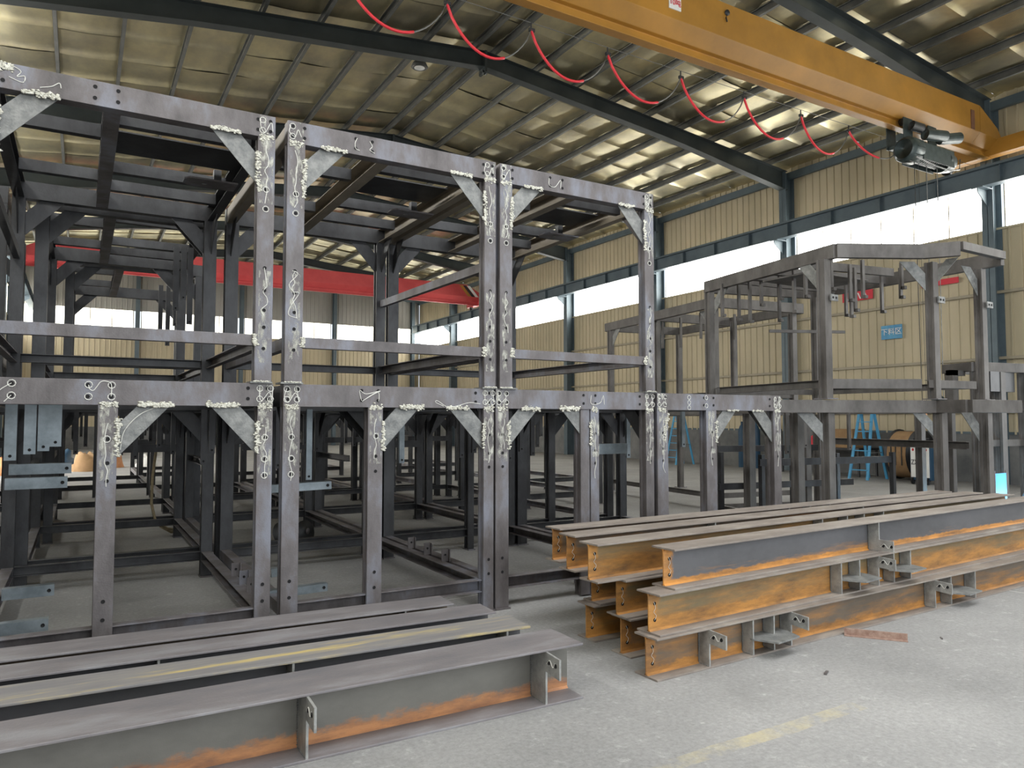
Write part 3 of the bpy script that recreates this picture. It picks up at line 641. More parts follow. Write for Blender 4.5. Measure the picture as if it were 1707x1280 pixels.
# ---- upper front row
def upper(label, x0, x1, y0, y1, pw, detail=True, group=None, midx=None, plate=True, marksz=True):
    F = Frame(label, ((x0 + x1) / 2, y0, Z2), group); d = 'steel' if detail else 'steel_dark_shaded'
    (a0, a1), (b0, b1) = pw
    for a, b in pw:
        c = (a + b) / 2; hl = [(c, z) for z in (3.18, 3.04, 2.62, 2.46, 2.32, 2.20, 2.05)] if detail else []
        F.post(a, b, y0, y0 + PD, Z2 + .012, B2, hl, d); F.base(c + ((.02 if 3 < c < 3.5 else -.015) if detail else 0), y0 + .05, Z2, min(.17, b - a + .03), .16, 'plate' if detail else 'steel_dark_shaded')
        F.post(a, b, y1 - PD, y1, Z2 + .012, B2, (), 'steel_dark_shaded'); F.base(c, y1 - .05, Z2, b - a + .02, .12, 'steel_dark_shaded')
    zc = (H2 + B2) / 2; hh = H2 - B2
    holes = [(c, y0, z) for c in (x0 + .035, x0 + .12, x1 - .12, x1 - .035, x0 + .505 + (.1 if x0 < 0 else 0), x0 + .635 + (.1 if x0 < 0 else 0)) for z in (3.675, 3.602)] if detail else []
    F.beam((x0, y0 + .05, zc), (x1, y0 + .05, zc), .10, hh, d, holes)
    F.beam((x0, y1 - .05, zc), (x1, y1 - .05, zc), .09, hh, 'steel_dark_shaded')
    for x, c in ((x0 + .05, flip(chan(.085, .15))), (x1 - .05, chan(.085, .15))):
        F.beam((x, y0 + PD, zc), (x, y1 - PD, zc), 0, 0, 'steel_floor_lit' if detail and x0 > 0 else 'steel_dark_shaded', c=c, name='side_beam')
    mx = midx or (x0 + .62); tn = 'steel_floor_lit' if detail and x0 > 0 else 'steel'
    F.beam((mx, y0 + .1, zc - .01), (mx, y1 - .1, zc - .01), 0, 0, tn, c=chan(.10, .14), name='middle_beam')
    # mid height guard rails
    zr = 2.108
    F.beam((a1 - .01, y0 + .04, zr), (b0 + .01, y0 + .04, zr), 0, 0, d, c=chan(.06, .078), name='guard_rail')
    F.beam((a1, y1 - .05, zr), (b0, y1 - .05, zr), 0, 0, 'steel_dark_shaded', c=flip(chan(.06, .078)), name='guard_rail')
    for x, c in ((x0 + .05, flip(chan(.06, .09))), (x1 - .05, chan(.06, .09))):
        F.beam((x, y0 + PD, zr), (x, y1 - PD, zr), 0, 0, 'steel', c=c, name='guard_rail')
    # roof channels either side of the middle beam
    for (xa, xb, yy) in ((x0 + .09, mx - .05, y0 + .75), (x0 + .09, mx - .05, y0 + 1.85), (mx + .05, x1 - .09, y0 + .42), (mx + .05, x1 - .09, y0 + 1.55), (mx + .05, x1 - .09, y0 + 2.1))[:5 if detail or y0 < 9 else 2]:
        F.beam((xa, yy, zc + .01), (xb, yy, zc + .01), 0, 0, 'steel_dark_shaded', c=chan(.07, .095), name='cross_channel')
    if plate:
        m = F.mb(); m.box((mx + .05, y0 + .75, zc + .04), (x1 - .09, y0 + 1.25, zc + .05), 'steel_dark_shaded'); m.build('deck_plate', F.t)
        m = F.mb(); zz = B2 - .01; m.plate([(x1 - .42, y0 + 1.15, zz), (x1 - .46, y0 + 1.2, zz), (x1 - .46, y0 + 1.32, zz), (x1 - .42, y0 + 1.37, zz), (x1 - .05, y0 + 1.37, zz), (x1 - .05, y0 + 1.15, zz)], (0, 0, 1), .014, 'steel'); m.disc((x1 - .3, y0 + 1.26, zz - .007), (0, 0, 1), .02, 'plate'); m.build('lifting_lug', F.t)
        m = F.mb(); m.box((x1 - .22, y0 + 1.3, B2), (x1 - .16, y0 + 1.36, zc + .05), 'steel_dark_shaded'); m.build('lug_stub', F.t)
    br = 'plate' if detail else 'steel_dark_shaded'
    xbrace(F, a1 + .003, 1, y0 + .03, B2, br); xbrace(F, b0 - .003, -1, y0 + .03, B2, br)
    xbrace(F, a1, 1, y1 - .05, B2, 'steel_dark_shaded'); xbrace(F, b0, -1, y1 - .05, B2, 'steel_dark_shaded')
    for x in (x0 + .05, x1 - .05): ybrace(F, x, y0 + PD, 1, B2, 'steel'); ybrace(F, x, y1 - PD, -1, B2, 'steel_dark_shaded')
    if detail:
        for x, s in ((a1, 1), (b0, -1)):
            marks(F, [('crust', ((x, yf, 3.45), (x - s * .01, yf, 3.16), .022, 100, .009, .4)), ('crust', ((x + s * .12, yf, B2 + .005), (x + s * .31, yf, B2 + .005), .02, 95, .009, .5)),
                      ('crust', ((x, yf, 2.07), (x, yf, 2.15), .022, 40, .009, .5))])
        for c in ((a0 + a1) / 2, (b0 + b1) / 2):
            marks(F, [('crust', ((c - .05, yf, B2), (c + .05, yf, B2), .03, 45, .008, .35)), ('chalk', scribble(c, 3.50, .42, 9, .014)), ('chalk', scribble(c, 2.62, .34, 8, .02)),
                      ('crust', ((c - .07, yf - .03, Z2 + .012), (c + .045, yf - .03, Z2 + .012), .004, 50, .006, .8))])
            jq = lambda: random.uniform(-.014, .014)
            marks(F, [('chalk', [(c - .035 + jq(), yf, 3.68 + jq()), (c - .045 + jq(), yf, 3.62 + jq()), (c - .01 + jq(), yf, 3.60 + jq()), (c + .02 + jq(), yf, 3.66 + jq()), (c + .035 + jq(), yf, 3.60 + jq())])])
            if marksz: marks(F, [('rings', [(c - .03, yf, 3.675), (c - .03, yf, 3.602), (c, yf, 3.18), (c, yf, 3.04)])])
    return F
UA = upper('upper steel frame at the left end of the stacked row, cut by the picture edge', -.57, 1.158, Y0, Y1, ((-.57, -.468), (1.04, 1.158)), midx=.135)
marks(UA, [('crust', ((-.47, yf, 3.69), (-.40, yf, 3.69), .03, 70, .009, .4)), ('chalk', [(-.40, yf, 3.70), (-.36, yf, 3.675), (-.38, yf, 3.64), (-.34, yf, 3.65), (-.35, yf, 3.61), (-.42, yf, 3.63)]), ('chalk', [(-.26, yf, 3.60), (-.2, yf, 3.62), (-.16, yf, 3.65), (-.15, yf, 3.62)])])
UB = upper('upper steel frame in the middle of the stacked row, between two doubled posts', 1.245, 2.965, Y0, Y1, ((1.245, 1.372), (2.858, 2.965)), midx=2.0)
marks(UB, [('chalk', [(1.76, yf, 3.68), (1.745, yf, 3.64), (1.75, yf, 3.60), (1.78, yf, 3.59)]), ('chalk', [(1.86, yf, 3.675), (1.88, yf, 3.64), (1.86, yf, 3.61), (1.90, yf, 3.59)]),
           ('chalk', [(1.29, yf, 2.62), (1.33, yf, 2.60), (1.27, yf, 2.52), (1.30, yf, 2.47), (1.34, yf, 2.46), (1.28, yf, 2.36), (1.27, yf, 2.30), (1.33, yf, 2.28)])])
UC = upper('upper steel frame at the right end of the stacked row, seen against the bright windows', 3.005, 4.695, Y0, Y1, ((3.005, 3.125), (4.585, 4.695)), midx=3.8)
marks(UC, [('chalk', [(3.50, yf, 3.67), (3.50, yf, 3.61), (3.56, yf, 3.60), (3.62, yf, 3.67), (3.62, yf, 3.60)])])
for F, xp in ((UA, 1.10), (UB, 1.31), (UB, 2.912), (UC, 3.065), (UC, 4.64)):
    film(F, xp, 3.08, B2 - .004, .046); film(F, xp, B2 + .003, H2 - .003, .048)
    film(F, xp, 1.95, 2.6, .04)
# diagonal side brace bar visible in B (light bar rising to the front right)
DZ1, DZ0 = 3.03, 3.03
m = UA.mb(); m.bar(rect(.05, .075), (-.52, Y1 - .12, DZ1), (-.52, Y0 + .12, DZ0), 'steel_dark_shaded'); m.build('side_bar', UA.t)
DZ1, DZ0 = 2.86, 2.84
m = UB.mb(); m.bar(rect(.05, .075), (2.92, Y1 - .12, DZ1), (2.92, Y0 + .12, DZ0), 'steel'); m.build('side_bar', UB.t)
for F, x in ((UA, 1.10), (UC, 4.60)): pass

# ---- rows behind, lower storey
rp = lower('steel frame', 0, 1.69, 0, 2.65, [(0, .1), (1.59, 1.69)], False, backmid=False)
xbrace(rp, 1.59, -1, .05, B1, 'steel_dark_shaded'); xbrace(rp, .1, 1, .05, B1, 'steel_dark_shaded')
rp.beam((.05, 1.2, 1.05), (.05, 2.6, 1.05), 0, 0, 'steel_dark_shaded', c=chan(.05, .08), name='middle_rail')
rp.beam((.72, 2.55, 1.18), (1.6, 2.55, 1.18), 0, 0, 'steel_dark_shaded', c=chan(.05, .1), name='middle_rail')
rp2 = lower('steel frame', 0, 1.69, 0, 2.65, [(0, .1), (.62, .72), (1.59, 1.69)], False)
xbrace(rp2, .72, 1, .05, B1, 'steel_dark_shaded'); xbrace(rp2, 1.59, -1, .05, B1, 'steel_dark_shaded')
rp2.beam((.72, 2.55, 1.18), (1.6, 2.55, 1.18), 0, 0, 'steel_dark_shaded', c=chan(.05, .1), name='middle_rail')
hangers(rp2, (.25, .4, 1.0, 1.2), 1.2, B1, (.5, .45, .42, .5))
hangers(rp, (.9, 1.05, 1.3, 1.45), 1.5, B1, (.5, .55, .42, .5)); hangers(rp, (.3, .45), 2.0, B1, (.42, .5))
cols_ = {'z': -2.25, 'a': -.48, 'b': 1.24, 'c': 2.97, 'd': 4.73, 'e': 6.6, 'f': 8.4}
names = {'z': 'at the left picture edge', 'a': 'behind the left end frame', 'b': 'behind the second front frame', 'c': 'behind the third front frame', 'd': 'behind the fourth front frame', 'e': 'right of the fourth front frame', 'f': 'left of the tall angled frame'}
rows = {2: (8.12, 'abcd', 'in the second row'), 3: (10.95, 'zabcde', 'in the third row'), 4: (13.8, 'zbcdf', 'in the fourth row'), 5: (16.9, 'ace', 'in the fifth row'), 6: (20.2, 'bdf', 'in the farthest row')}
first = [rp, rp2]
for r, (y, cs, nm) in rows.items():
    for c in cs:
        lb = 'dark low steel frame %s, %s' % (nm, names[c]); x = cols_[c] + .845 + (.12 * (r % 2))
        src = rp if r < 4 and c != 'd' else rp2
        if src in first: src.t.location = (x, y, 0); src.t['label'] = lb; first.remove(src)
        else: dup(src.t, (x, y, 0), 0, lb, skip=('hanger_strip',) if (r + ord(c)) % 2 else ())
# upper storey, second row
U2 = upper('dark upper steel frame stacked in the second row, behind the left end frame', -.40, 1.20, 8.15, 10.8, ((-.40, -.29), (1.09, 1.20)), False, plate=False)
hangers(U2, (.92, 1.0, 1.07), 9.2, B2, (.75, .62, .9), 'steel_dark_shaded', .06)
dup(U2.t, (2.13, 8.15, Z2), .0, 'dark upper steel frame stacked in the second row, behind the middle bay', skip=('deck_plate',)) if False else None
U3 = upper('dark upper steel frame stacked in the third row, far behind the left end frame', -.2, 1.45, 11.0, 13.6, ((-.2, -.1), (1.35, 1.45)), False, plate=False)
hangers(U3, (1.0, 1.1, 1.2), 12.0, B2, (.7, .9, .6), 'steel_dark_shaded', .06)
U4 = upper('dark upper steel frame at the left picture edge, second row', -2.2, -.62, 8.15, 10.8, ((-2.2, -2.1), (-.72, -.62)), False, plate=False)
# ---- angled frames on the right
def poly(label, org, top, zt, zb, posts, zbase, braces=(), rails=(), detail=()):
    F = Frame(label, org)
    for i in range(len(top)):
        a, b = top[i][:2]; hh = top[i][2] if len(top[i]) > 2 else zt - zb; F.beam((a[0], a[1], zt - hh / 2), (b[0], b[1], zt - hh / 2), .08, hh, 'steel_brown')
    for (x, y, w) in posts:
        F.post(x - w / 2, x + w / 2, y - w / 2, y + w / 2, zbase + .012, zb, (), 'steel_brown'); F.base(x, y, zbase, .2, .2)
    for pts, n in braces: F.brace(pts, n)
    for a, b, z, h in rails: F.beam((a[0], a[1], z), (b[0], b[1], z), 0, 0, 'steel_brown', c=chan(.06, h), name='guard_rail')
    return F
A_, B_, C_, D_, E_, F_ = (8.42, 8.3), (7.97, 5.68), (8.94, 5.16), (9.17, 4.84), (10.2, 4.86), (10.35, 7.8)
PO = [(8.44, 8.25, .11), (7.93, 5.83, .12), (9.24, 5.24, .115), (10.2, 5.15, .11), (10.25, 7.7, .11), (8.55, 7.0, .09), (9.4, 7.3, .09)]
def vbrace(p, dr, z, k=1.0):
    dx, dy = dr; l = math.hypot(dx, dy); dx /= l; dy /= l
    return ([(p[0] + dx * .14 * k, p[1] + dy * .14 * k, z + .01), (p[0] + dx * .34 * k, p[1] + dy * .34 * k, z + .01), (p[0], p[1], z - .36 * k), (p[0], p[1], z - .14 * k)], (-dy, dx, 0))
UE = poly('tall upper steel frame with a chamfered corner, standing out at the right before the windows', (9.2, 5.5, Z2),
          [(A_, B_), (B_, C_), (C_, D_), (D_, E_, .10), (E_, F_), (F_, A_), ((8.25, 7.2), (10.3, 7.0))], 3.715, 3.54, PO[:5], Z2,
          [vbrace((7.99, 5.95), (.16, .98), 3.54), vbrace((8.40, 8.1), (-.16, -.98), 3.54), vbrace((9.18, 5.28), (-.9, .45), 3.54), vbrace((9.24, 5.15), (.05, -.4), 3.54, .7), vbrace((10.14, 5.15), (-.95, .05), 3.54), vbrace((10.2, 7.6), (-.15, -.95), 3.54)],
          [((7.95, 5.9), (9.05, 5.3), 2.0, .12), ((8.0, 5.95), (8.46, 8.1), 2.0, .1), ((9.1, 5.25), (10.0, 5.15), 2.0, .1), ((10.05, 5.2), (10.25, 7.7), 2.0, .09), ((8.5, 8.2), (10.25, 7.75), 2.0, .09)])
for x, y, l in ((8.25, 5.95, .4), (8.6, 5.75, .5), (8.3, 7.85, .5), (8.9, 7.3, .6), (9.2, 5.6, .35), (9.9, 6.9, .5), (9.5, 5.8, .42), (8.2, 6.3, .45), (8.35, 6.6, .6), (8.4, 7.2, .42), (8.5, 7.5, .62), (8.7, 6.0, .5), (8.95, 6.1, .6), (9.3, 6.4, .62), (9.7, 6.2, .55), (8.6, 7.8, .55), (8.55, 7.0, .35)):
    m = UE.mb(); m.bar(chan(.03, .05, .004), (x, y, 3.6), (x, y, 3.6 - l), 'steel_brown', up=(1, 0, 0)); m.box((x - .025, y - .05, 3.6 - l), (x + .03, y, 3.6 - l + .04), 'steel_brown'); m.build('hanger_strip', UE.t)
for a, b in (((8.1, 6.4), (9.8, 6.1)), ((8.2, 6.9), (10.3, 6.5)), ((8.3, 7.6), (10.25, 7.4))):
    m = UE.mb(); m.bar(chan(.06, .11), (*a, 3.62), (*b, 3.62), 'steel_brown'); m.build('cross_channel', UE.t)
m = UE.mb()
m.box((8.2, 6.2, 3.48), (9.4, 7.0, 3.50), 'steel_brown'); m.build('deck_plate', UE.t)
for x, y in ((7.93, 5.75), (9.24, 5.17), (10.2, 5.08)):
    m = UE.mb(); m.box((x, y - .02, 3.02), (x + .14, y, 3.10), 'plate'); m.disc((x + .04, y - .02, 3.06), (0, 1, 0), .015); m.disc((x + .1, y - .02, 3.06), (0, 1, 0), .015); m.build('lug', UE.t)
for z, x0, x1 in ((2.75, 8.25, 9.45),):
    m = UE.mb(); m.bar(rect(.03, .04), (8.2, 6.9, 2.78), (9.35, 6.55, 2.80), 'steel_brown'); m.bar(rect(.04, .04), (9.33, 6.55, 2.05), (9.33, 6.55, 2.8), 'steel_brown'); m.build('inner_stay', UE.t)
marks(UE, [])
LE = poly('lower angled steel frame at the right carrying the tall chamfered frame', (8.9, 5.5, 0),
          [((7.30, 6.05), (9.24, 5.22)), ((9.24, 5.22), (9.2, 4.82)), ((9.2, 4.80), (10.06, 4.66)), ((10.04, 4.68), (10.3, 7.7)), ((7.35, 6.1), (8.47, 8.2)), ((8.47, 8.2), (10.3, 7.8))], 1.795, 1.64,
          [(7.95, 5.83, .12), (9.28, 5.2, .12), (9.95, 5.0, .11), (8.47, 8.2, .11), (10.25, 7.7, .11), (9.3, 7.2, .11), (10.2, 6.0, .1), (7.85, 6.2, .12), (7.98, 6.7, .14), (8.1, 7.2, .12)], 0,
          [vbrace((7.88, 5.85), (-.9, .42), 1.64), vbrace((9.2, 5.25), (-.9, .45), 1.64, .8), vbrace((9.88, 5.05), (-.9, .1), 1.64)],
          [((7.95, 5.9), (8.46, 8.1), .21, .09), ((8.0, 5.85), (9.05, 5.3), .21, .08), ((8.5, 8.2), (10.25, 7.75), .21, .09), ((9.9, 5.2), (10.25, 7.6), 1.22, .1)])
for x, y, l in ((7.9, 6.4, .55), (8.1, 6.8, .6), (8.3, 6.2, .5), (8.7, 6.5, .62), (8.9, 6.9, .5), (9.5, 7.1, .7), (9.9, 6.9, .55)):
    m = LE.mb(); m.bar(chan(.03, .06, .004), (x, y, 1.66), (x, y, 1.66 - l), 'steel_brown', up=(1, 0, 0)); m.disc((x, y - .016, 1.69 - l), (0, 1, 0), .012); m.build('hanger_strip', LE.t)
for a, b, z in (((7.6, 6.6), (9.9, 6.2), 1.0), ((7.7, 7.4), (10.1, 7.0), .62), ((8.2, 7.9), (10.2, 7.5), 1.12)):
    m = LE.mb(); m.bar(chan(.05, .09), (*a, z), (*b, z), 'steel_dark_shaded'); m.build('middle_rail', LE.t)
for x, y in ((7.65, 6.6), (8.9, 6.4), (9.85, 6.2), (7.75, 7.4), (9.0, 7.2)):
    m = LE.mb(); m.bar(rect(.06, .06), (x, y, 0), (x, y, 1.1), 'steel_dark_shaded', up=(0, 1, 0)); m.build('short_post', LE.t)
# ---- farther angled frame
UF = poly('far upper steel frame along the right wall, behind the tall chamfered frame', (10.2, 11, Z2),
          [((10.18, 13.1), (9.62, 9.3)), ((9.62, 9.3), (11.6, 9.0)), ((11.6, 9.0), (12.1, 12.8)), ((12.1, 12.8), (10.18, 13.1)), ((9.9, 11.2), (11.8, 11.0))], 3.715, 3.54,
          [(10.15, 12.9, .11), (9.72, 9.4, .12), (11.5, 9.15, .12), (12.0, 12.7, .11), (10.0, 11.2, .09), (11.3, 10.4, .1)], Z2,
          [vbrace((10.13, 12.8), (-.15, -.95), 3.54), vbrace((9.75, 9.5), (.15, .95), 3.54)], [((9.75, 9.5), (10.15, 12.9), 2.0, .09), ((9.8, 9.4), (11.5, 9.15), 2.0, .09), ((11.5, 9.2), (12.0, 12.6), 2.0, .09)])
for x, y, l in ((10.2, 10.2, .5), (10.35, 10.9, .6), (10.5, 11.6, .55), (10.9, 10.0, .5), (11.1, 10.8, .7)):
    m = UF.mb(); m.bar(chan(.03, .05, .004), (x, y, 3.6), (x, y, 3.6 - l), 'steel_brown', up=(1, 0, 0)); m.build('hanger_strip', UF.t)
LF = poly('far lower steel frame carrying the upper frame along the right wall', (10.4, 11, 0),
          [((10.18, 13.1), (9.62, 9.3)), ((9.62, 9.3), (11.6, 9.0)), ((11.6, 9.0), (12.1, 12.8)), ((12.1, 12.8), (10.18, 13.1))], 1.795, 1.64,
          [(10.15, 12.9, .11), (9.72, 9.4, .12), (11.5, 9.15, .12), (12.0, 12.7, .11)], 0, [vbrace((9.75, 9.5), (.15, .95), 1.64)],
          [((9.75, 9.5), (10.15, 12.9), .21, .09), ((9.8, 9.4), (11.5, 9.15), .21, .09)])
# single lower frame at the far right edge
RG = poly('dark welded frame at the right picture edge, taller posts with a cap box', (12.0, 5.9, 0),
          [((11.55, 5.95), (12.75, 5.75)), ((11.75, 6.5), (12.9, 6.3)), ((11.55, 5.95), (11.75, 6.5))], 2.42, 2.28, [(11.6, 5.95, .12), (12.1, 5.88, .14), (12.65, 5.78, .14), (11.8, 6.45, .10), (12.8, 6.3, .11)], 0, [], [((11.6, 5.95), (12.6, 5.8), 1.2, .1), ((11.6, 5.95), (12.6, 5.8), 1.75, .12)])
m = RG.mb(); m.box((11.75, 5.82, 1.98), (12.45, 6.1, 2.28), 'steel_dark_shaded'); m.build('cap_box', RG.t)
m = RG.mb(); m.box((11.25, 6.1, 1.82), (11.4, 6.2, 2.3), 'steel_brown'); m.box((11.25, 6.1, 2.22), (11.6, 6.2, 2.3), 'steel_brown'); m.build('angle_bracket', RG.t)

# ================================================================ I-BEAMS
def girder_beam(label, p0, p1, h, wd, web, fl, stiff=(), group=None, tf=.012, xholes=(), end_mark=True):
    p0 = V(p0); p1 = V(p1); d = p1 - p0; L = d.length; rz = math.atan2(d.y, d.x)
    t = thing('steel_i_beam', label, 'beam', p0, rz, group); hw = wd / 2
    m = MB(); m.box((0, -.004, tf), (L, .004, h - tf), web)
    for s in (-1, 1):            # rolled fillets where web meets flange
        for z, q in ((tf, 1), (h - tf, -1)):
            m.add([(0, s * .004, z + q * .012), (0, s * .016, z), (L, s * .016, z), (L, s * .004, z + q * .012)], [(0, 1, 2, 3)], web)
    for z in (.3, .7): m.disc((.05, -.005, h * z), (0, 1, 0), .011, 'hole', .002)
    for z in (.3, .7): m.disc((.05, .005, h * z), (0, 1, 0), .011, 'hole', .002)
    m.build('web', t)
    for z in (0, h - tf): m = MB(); m.box((-.0, -hw, z), (L, hw, z + tf), fl); m.build('flange', t, .002)
    if end_mark:
        m = MB(); pts = [(.04, -.008, h * .75), (.055, -.008, h * .6), (.04, -.008, h * .5), (.06, -.008, h * .4), (.045, -.008, h * .3)]; squiggle(m, pts, r=.0013); m.build('paint_mark', t)
    for kind, x in stiff:
        s = -1
        if kind == 'p': q = [(s * .004, tf), (s * (hw - .004), tf), (s * (hw - .004), h - tf), (s * .004, h - tf)]
        if kind == 't': q = [(s * .004, tf), (s * (hw - .004), tf), (s * (hw - .004), h * .62), (s * (hw + .13), h * .58), (s * (hw + .13), h - .02), (s * (hw - .004), h - tf), (s * .004, h - tf)]
        if kind == 'b': q = [(s * .004, tf), (s * (hw + .11), tf + .01), (s * (hw + .11), h * .42), (s * (hw - .004), h * .42), (s * (hw - .004), h - tf), (s * .004, h - tf)]
        if kind in 'ptb':
            m = MB(); m.plate([(x, a, b) for a, b in q], (1, 0, 0), .012, 'bare')
            if kind != 'p':
                zc = h * .80 if kind == 't' else h * .24
                for dy in (.03, .095): m.disc((x - .005, s * (hw + dy), zc), (1, 0, 0), .012, 'hole', .004)
                pl = m.build('stiffener_plate', t)
                m = MB(); squiggle(m, [(x - .008, s * (hw + .01), zc - .01), (x - .008, s * (hw + .04), zc + .015), (x - .008, s * (hw + .07), zc - .015), (x - .008, s * (hw + .09), zc + .012)], r=.002); m.build('paint_mark', pl)
            else: pl = m.build('stiffener_plate', t)
            m = MB()
            for i in range(26): m.lump((x - .007, s * .010, tf + (h - 2 * tf) * i / 25), .006, 'plate')
            for i in range(10): m.lump((x - .007, s * (.012 + (hw - .02) * i / 10), tf + .002), .005, 'plate')
            m.build('weld_seam', pl)
        if kind == 'g':           # horizontal gusset fin
            m = MB(); m.plate([(x, s * .004, h * .45), (x - .02, s * (hw - .01), h * .45), (x + .06, s * (hw + .14), h * .45), (x + .30, s * (hw + .12), h * .45), (x + .34, s * (hw - .01), h * .45), (x + .34, s * .004, h * .45)], (0, 0, 1), .01, 'plate'); m.build('gusset_fin', t)
    return t
GL = 'long beams lying side by side on the floor at the left'
# local +x points right; stiffeners stick out towards the photographer
girder_beam('grey steel I-beam nearest the camera, two pale lugged stiffeners and rust along its foot', (-1.9, 3.60, 0), (2.46, 3.555, 0), .305, .33, 'web_grey', 'flange_grey', [('t', 2.83), ('t', 4.12)], GL)
girder_beam('steel I-beam with yellow-stained top flange, second from the camera in the left pile', (-2.0, 4.20, 0), (2.40, 3.98, 0), .30, .28, 'web_dark', 'flange_yellow', [('p', 3.0), ('p', 4.25)], GL)
girder_beam('grey steel I-beam third from the camera in the left pile', (-2.0, 4.56, 0), (2.38, 4.36, 0), .30, .25, 'web_dark', 'flange_grey', [('p', 2.4)], GL)
girder_beam('grey steel I-beam farthest from the camera in the left pile, beside the frame posts', (-2.0, 4.90, 0), (2.24, 4.70, 0), .30, .26, 'web_rust2', 'flange_grey', [('p', 3.9)], GL)
GR = 'rusty beams in the right-hand stack'
h = .25
girder_beam('rusty I-beam on the floor at the front of the right stack, with pale lugs and fins', (2.98, 3.47, 0), (9.4, 3.70, 0), h, .20, 'web_rust2', 'flange', [('t', .45), ('p', .86), ('g', .87), ('p', 1.07), ('t', 1.25), ('t', 3.1), ('p', 3.35), ('g', 3.3), ('p', 3.75)], GR)
girder_beam('rusty orange I-beam in the middle layer at the front of the right stack', (3.02, 3.49, h), (9.4, 3.86, h), h, .20, 'web_rust', 'flange', [('p', 1.88), ('g', 1.9), ('p', 2.12), ('t', 2.38), ('p', 2.60), ('g', 2.55), ('p', 2.85)], GR)
girder_beam('dark-webbed I-beam on top at the front of the right stack, bright rust line along its foot', (3.18, 3.53, 2 * h), (9.2, 3.90, 2 * h), h, .20, 'web_dark', 'flange', [('b', 2.30)], GR)
girder_beam('rusty I-beam on the floor in the middle of the right stack', (3.12, 3.88, 0), (9.0, 4.05, 0), h, .20, 'web_rust2', 'flange', [], GR)
girder_beam('rusty I-beam in the middle layer in the middle of the right stack', (3.10, 3.90, h), (9.0, 4.1, h), h, .20, 'web_rust', 'flange', [], GR)
girder_beam('rusty I-beam on top of the right stack, second from the camera', (2.88, 3.91, 2 * h), (8.7, 4.20, 2 * h), h, .19, 'web_rust', 'flange', [('p', 2.4), ('p', 2.75), ('p', 3.0), ('p', 3.3)], GR)
girder_beam('rusty I-beam on the floor at the back of the right stack', (3.13, 4.28, 0), (8.8, 4.38, 0), h, .20, 'web_rust', 'flange', [], GR)
girder_beam('rusty I-beam in the middle layer at the back of the right stack', (3.18, 4.28, h), (8.8, 4.38, h), h, .20, 'web_rust', 'flange', [], GR)
girder_beam('rusty I-beam on top of the right stack, third from the camera', (2.96, 4.27, 2 * h), (8.6, 4.47, 2 * h), h, .19, 'web_rust2', 'flange', [('p', 1.4), ('p', 3.4)], GR)
girder_beam('rusty I-beam on top of the right stack, farthest from the camera', (3.06, 4.60, 2 * h), (8.45, 4.72, 2 * h), h, .19, 'web_rust2', 'flange', [('p', 2.6), ('p', 2.9), ('p', 3.2)], GR)
# timber bearer keeps the back top beam up
m = MB((5.6, 4.6, 0)); m.box((5.4, 4.58, 0), (5.5, 4.72, .5), 'cardboard'); m.box((7.3, 4.60, 0), (7.4, 4.74, .5), 'cardboard')
tag(m.build('support_block'), 'timber blocks under the farthest top beam of the right stack', 'block')

# ================================================================ LOOSE THINGS
m = MB((4.94, 3.26, 0)); m.bar([(-.035, 0), (.035, 0), (.035, .006), (.006, .006), (.006, .05), (-.006, .05), (-.006, .006), (-.035, .006)], (4.80, 3.42, 0), (5.05, 3.10, 0), 'grinding')
tag(m.build('scrap_piece'), 'short rusty offcut lying on the floor before the right stack', 'scrap')
def litter(name, label, spots, size, mn):
    for i, (x, y) in enumerate(spots):
        m = MB((x, y, 0)); a = random.random() * 3; s = size * random.uniform(.7, 1.3)
        m.bar(rect(s * .25, s * .15), (x, y, s * .075), (x + s * math.cos(a), y + s * math.sin(a), s * .075), mn)
        tag(m.build(name), label[i], 'debris')
litter('slag_flake', ['small dark metal flake on the floor before the nearest beam', 'tiny dark offcut on the floor below the right stack', 'pale metal curl on the bare floor at the right'], [(1.25, 2.95), (3.95, 2.95), (5.3, 3.0)], .05, 'steel')
m = MB((2.7, 6.2, 0)); squiggle(m, [(2.45, 6.15, .008), (2.6, 6.2, .01), (2.68, 6.32, .012), (2.6, 6.35, .01), (2.62, 6.2, .014), (2.78, 6.25, .01), (2.7, 6.15, .01)], r=.008)
for i in range(len(m.mats)): m.mats[i] = 'black'
tag(m.build('wire_scrap'), 'twisted scrap of black wire on the floor inside the second front frame', 'wire')
# sling rope
m = MB((.6, 11.2, 0)); m.tube([(.98, 10.9, 1.64), (.90, 10.9, 1.2), (.86, 10.9, .8), (.85, 10.85, .45), (.90, 10.85, .22), (1.05, 10.86, .1), (1.25, 10.86, .06), (1.28, 10.88, .06), (1.1, 10.87, .05), (.96, 10.88, .14)], .018, 'rope', 8)
tag(m.build('webbing_sling'), 'tan lifting sling hanging from a rear frame down to the floor', 'sling')
# black discs leaning
for i, (lb, dx) in enumerate((('left', 0), ('middle', .16), ('right', .32))):
    m = MB((2.2 + dx * .9, 9.4, 0)); dx = dx * .9 - .2; m.tube([(2.4 + dx, 9.4, .14), (2.42 + dx, 9.37, .15)], .14, 'black', 24); m.tube([(2.43 + dx, 9.36, .15), (2.435 + dx, 9.355, .15)], .04, 'steel', 16)
    tag(m.build('flange_disc'), '%s one of three black discs leaning inside the rear frames' % lb, 'disc')
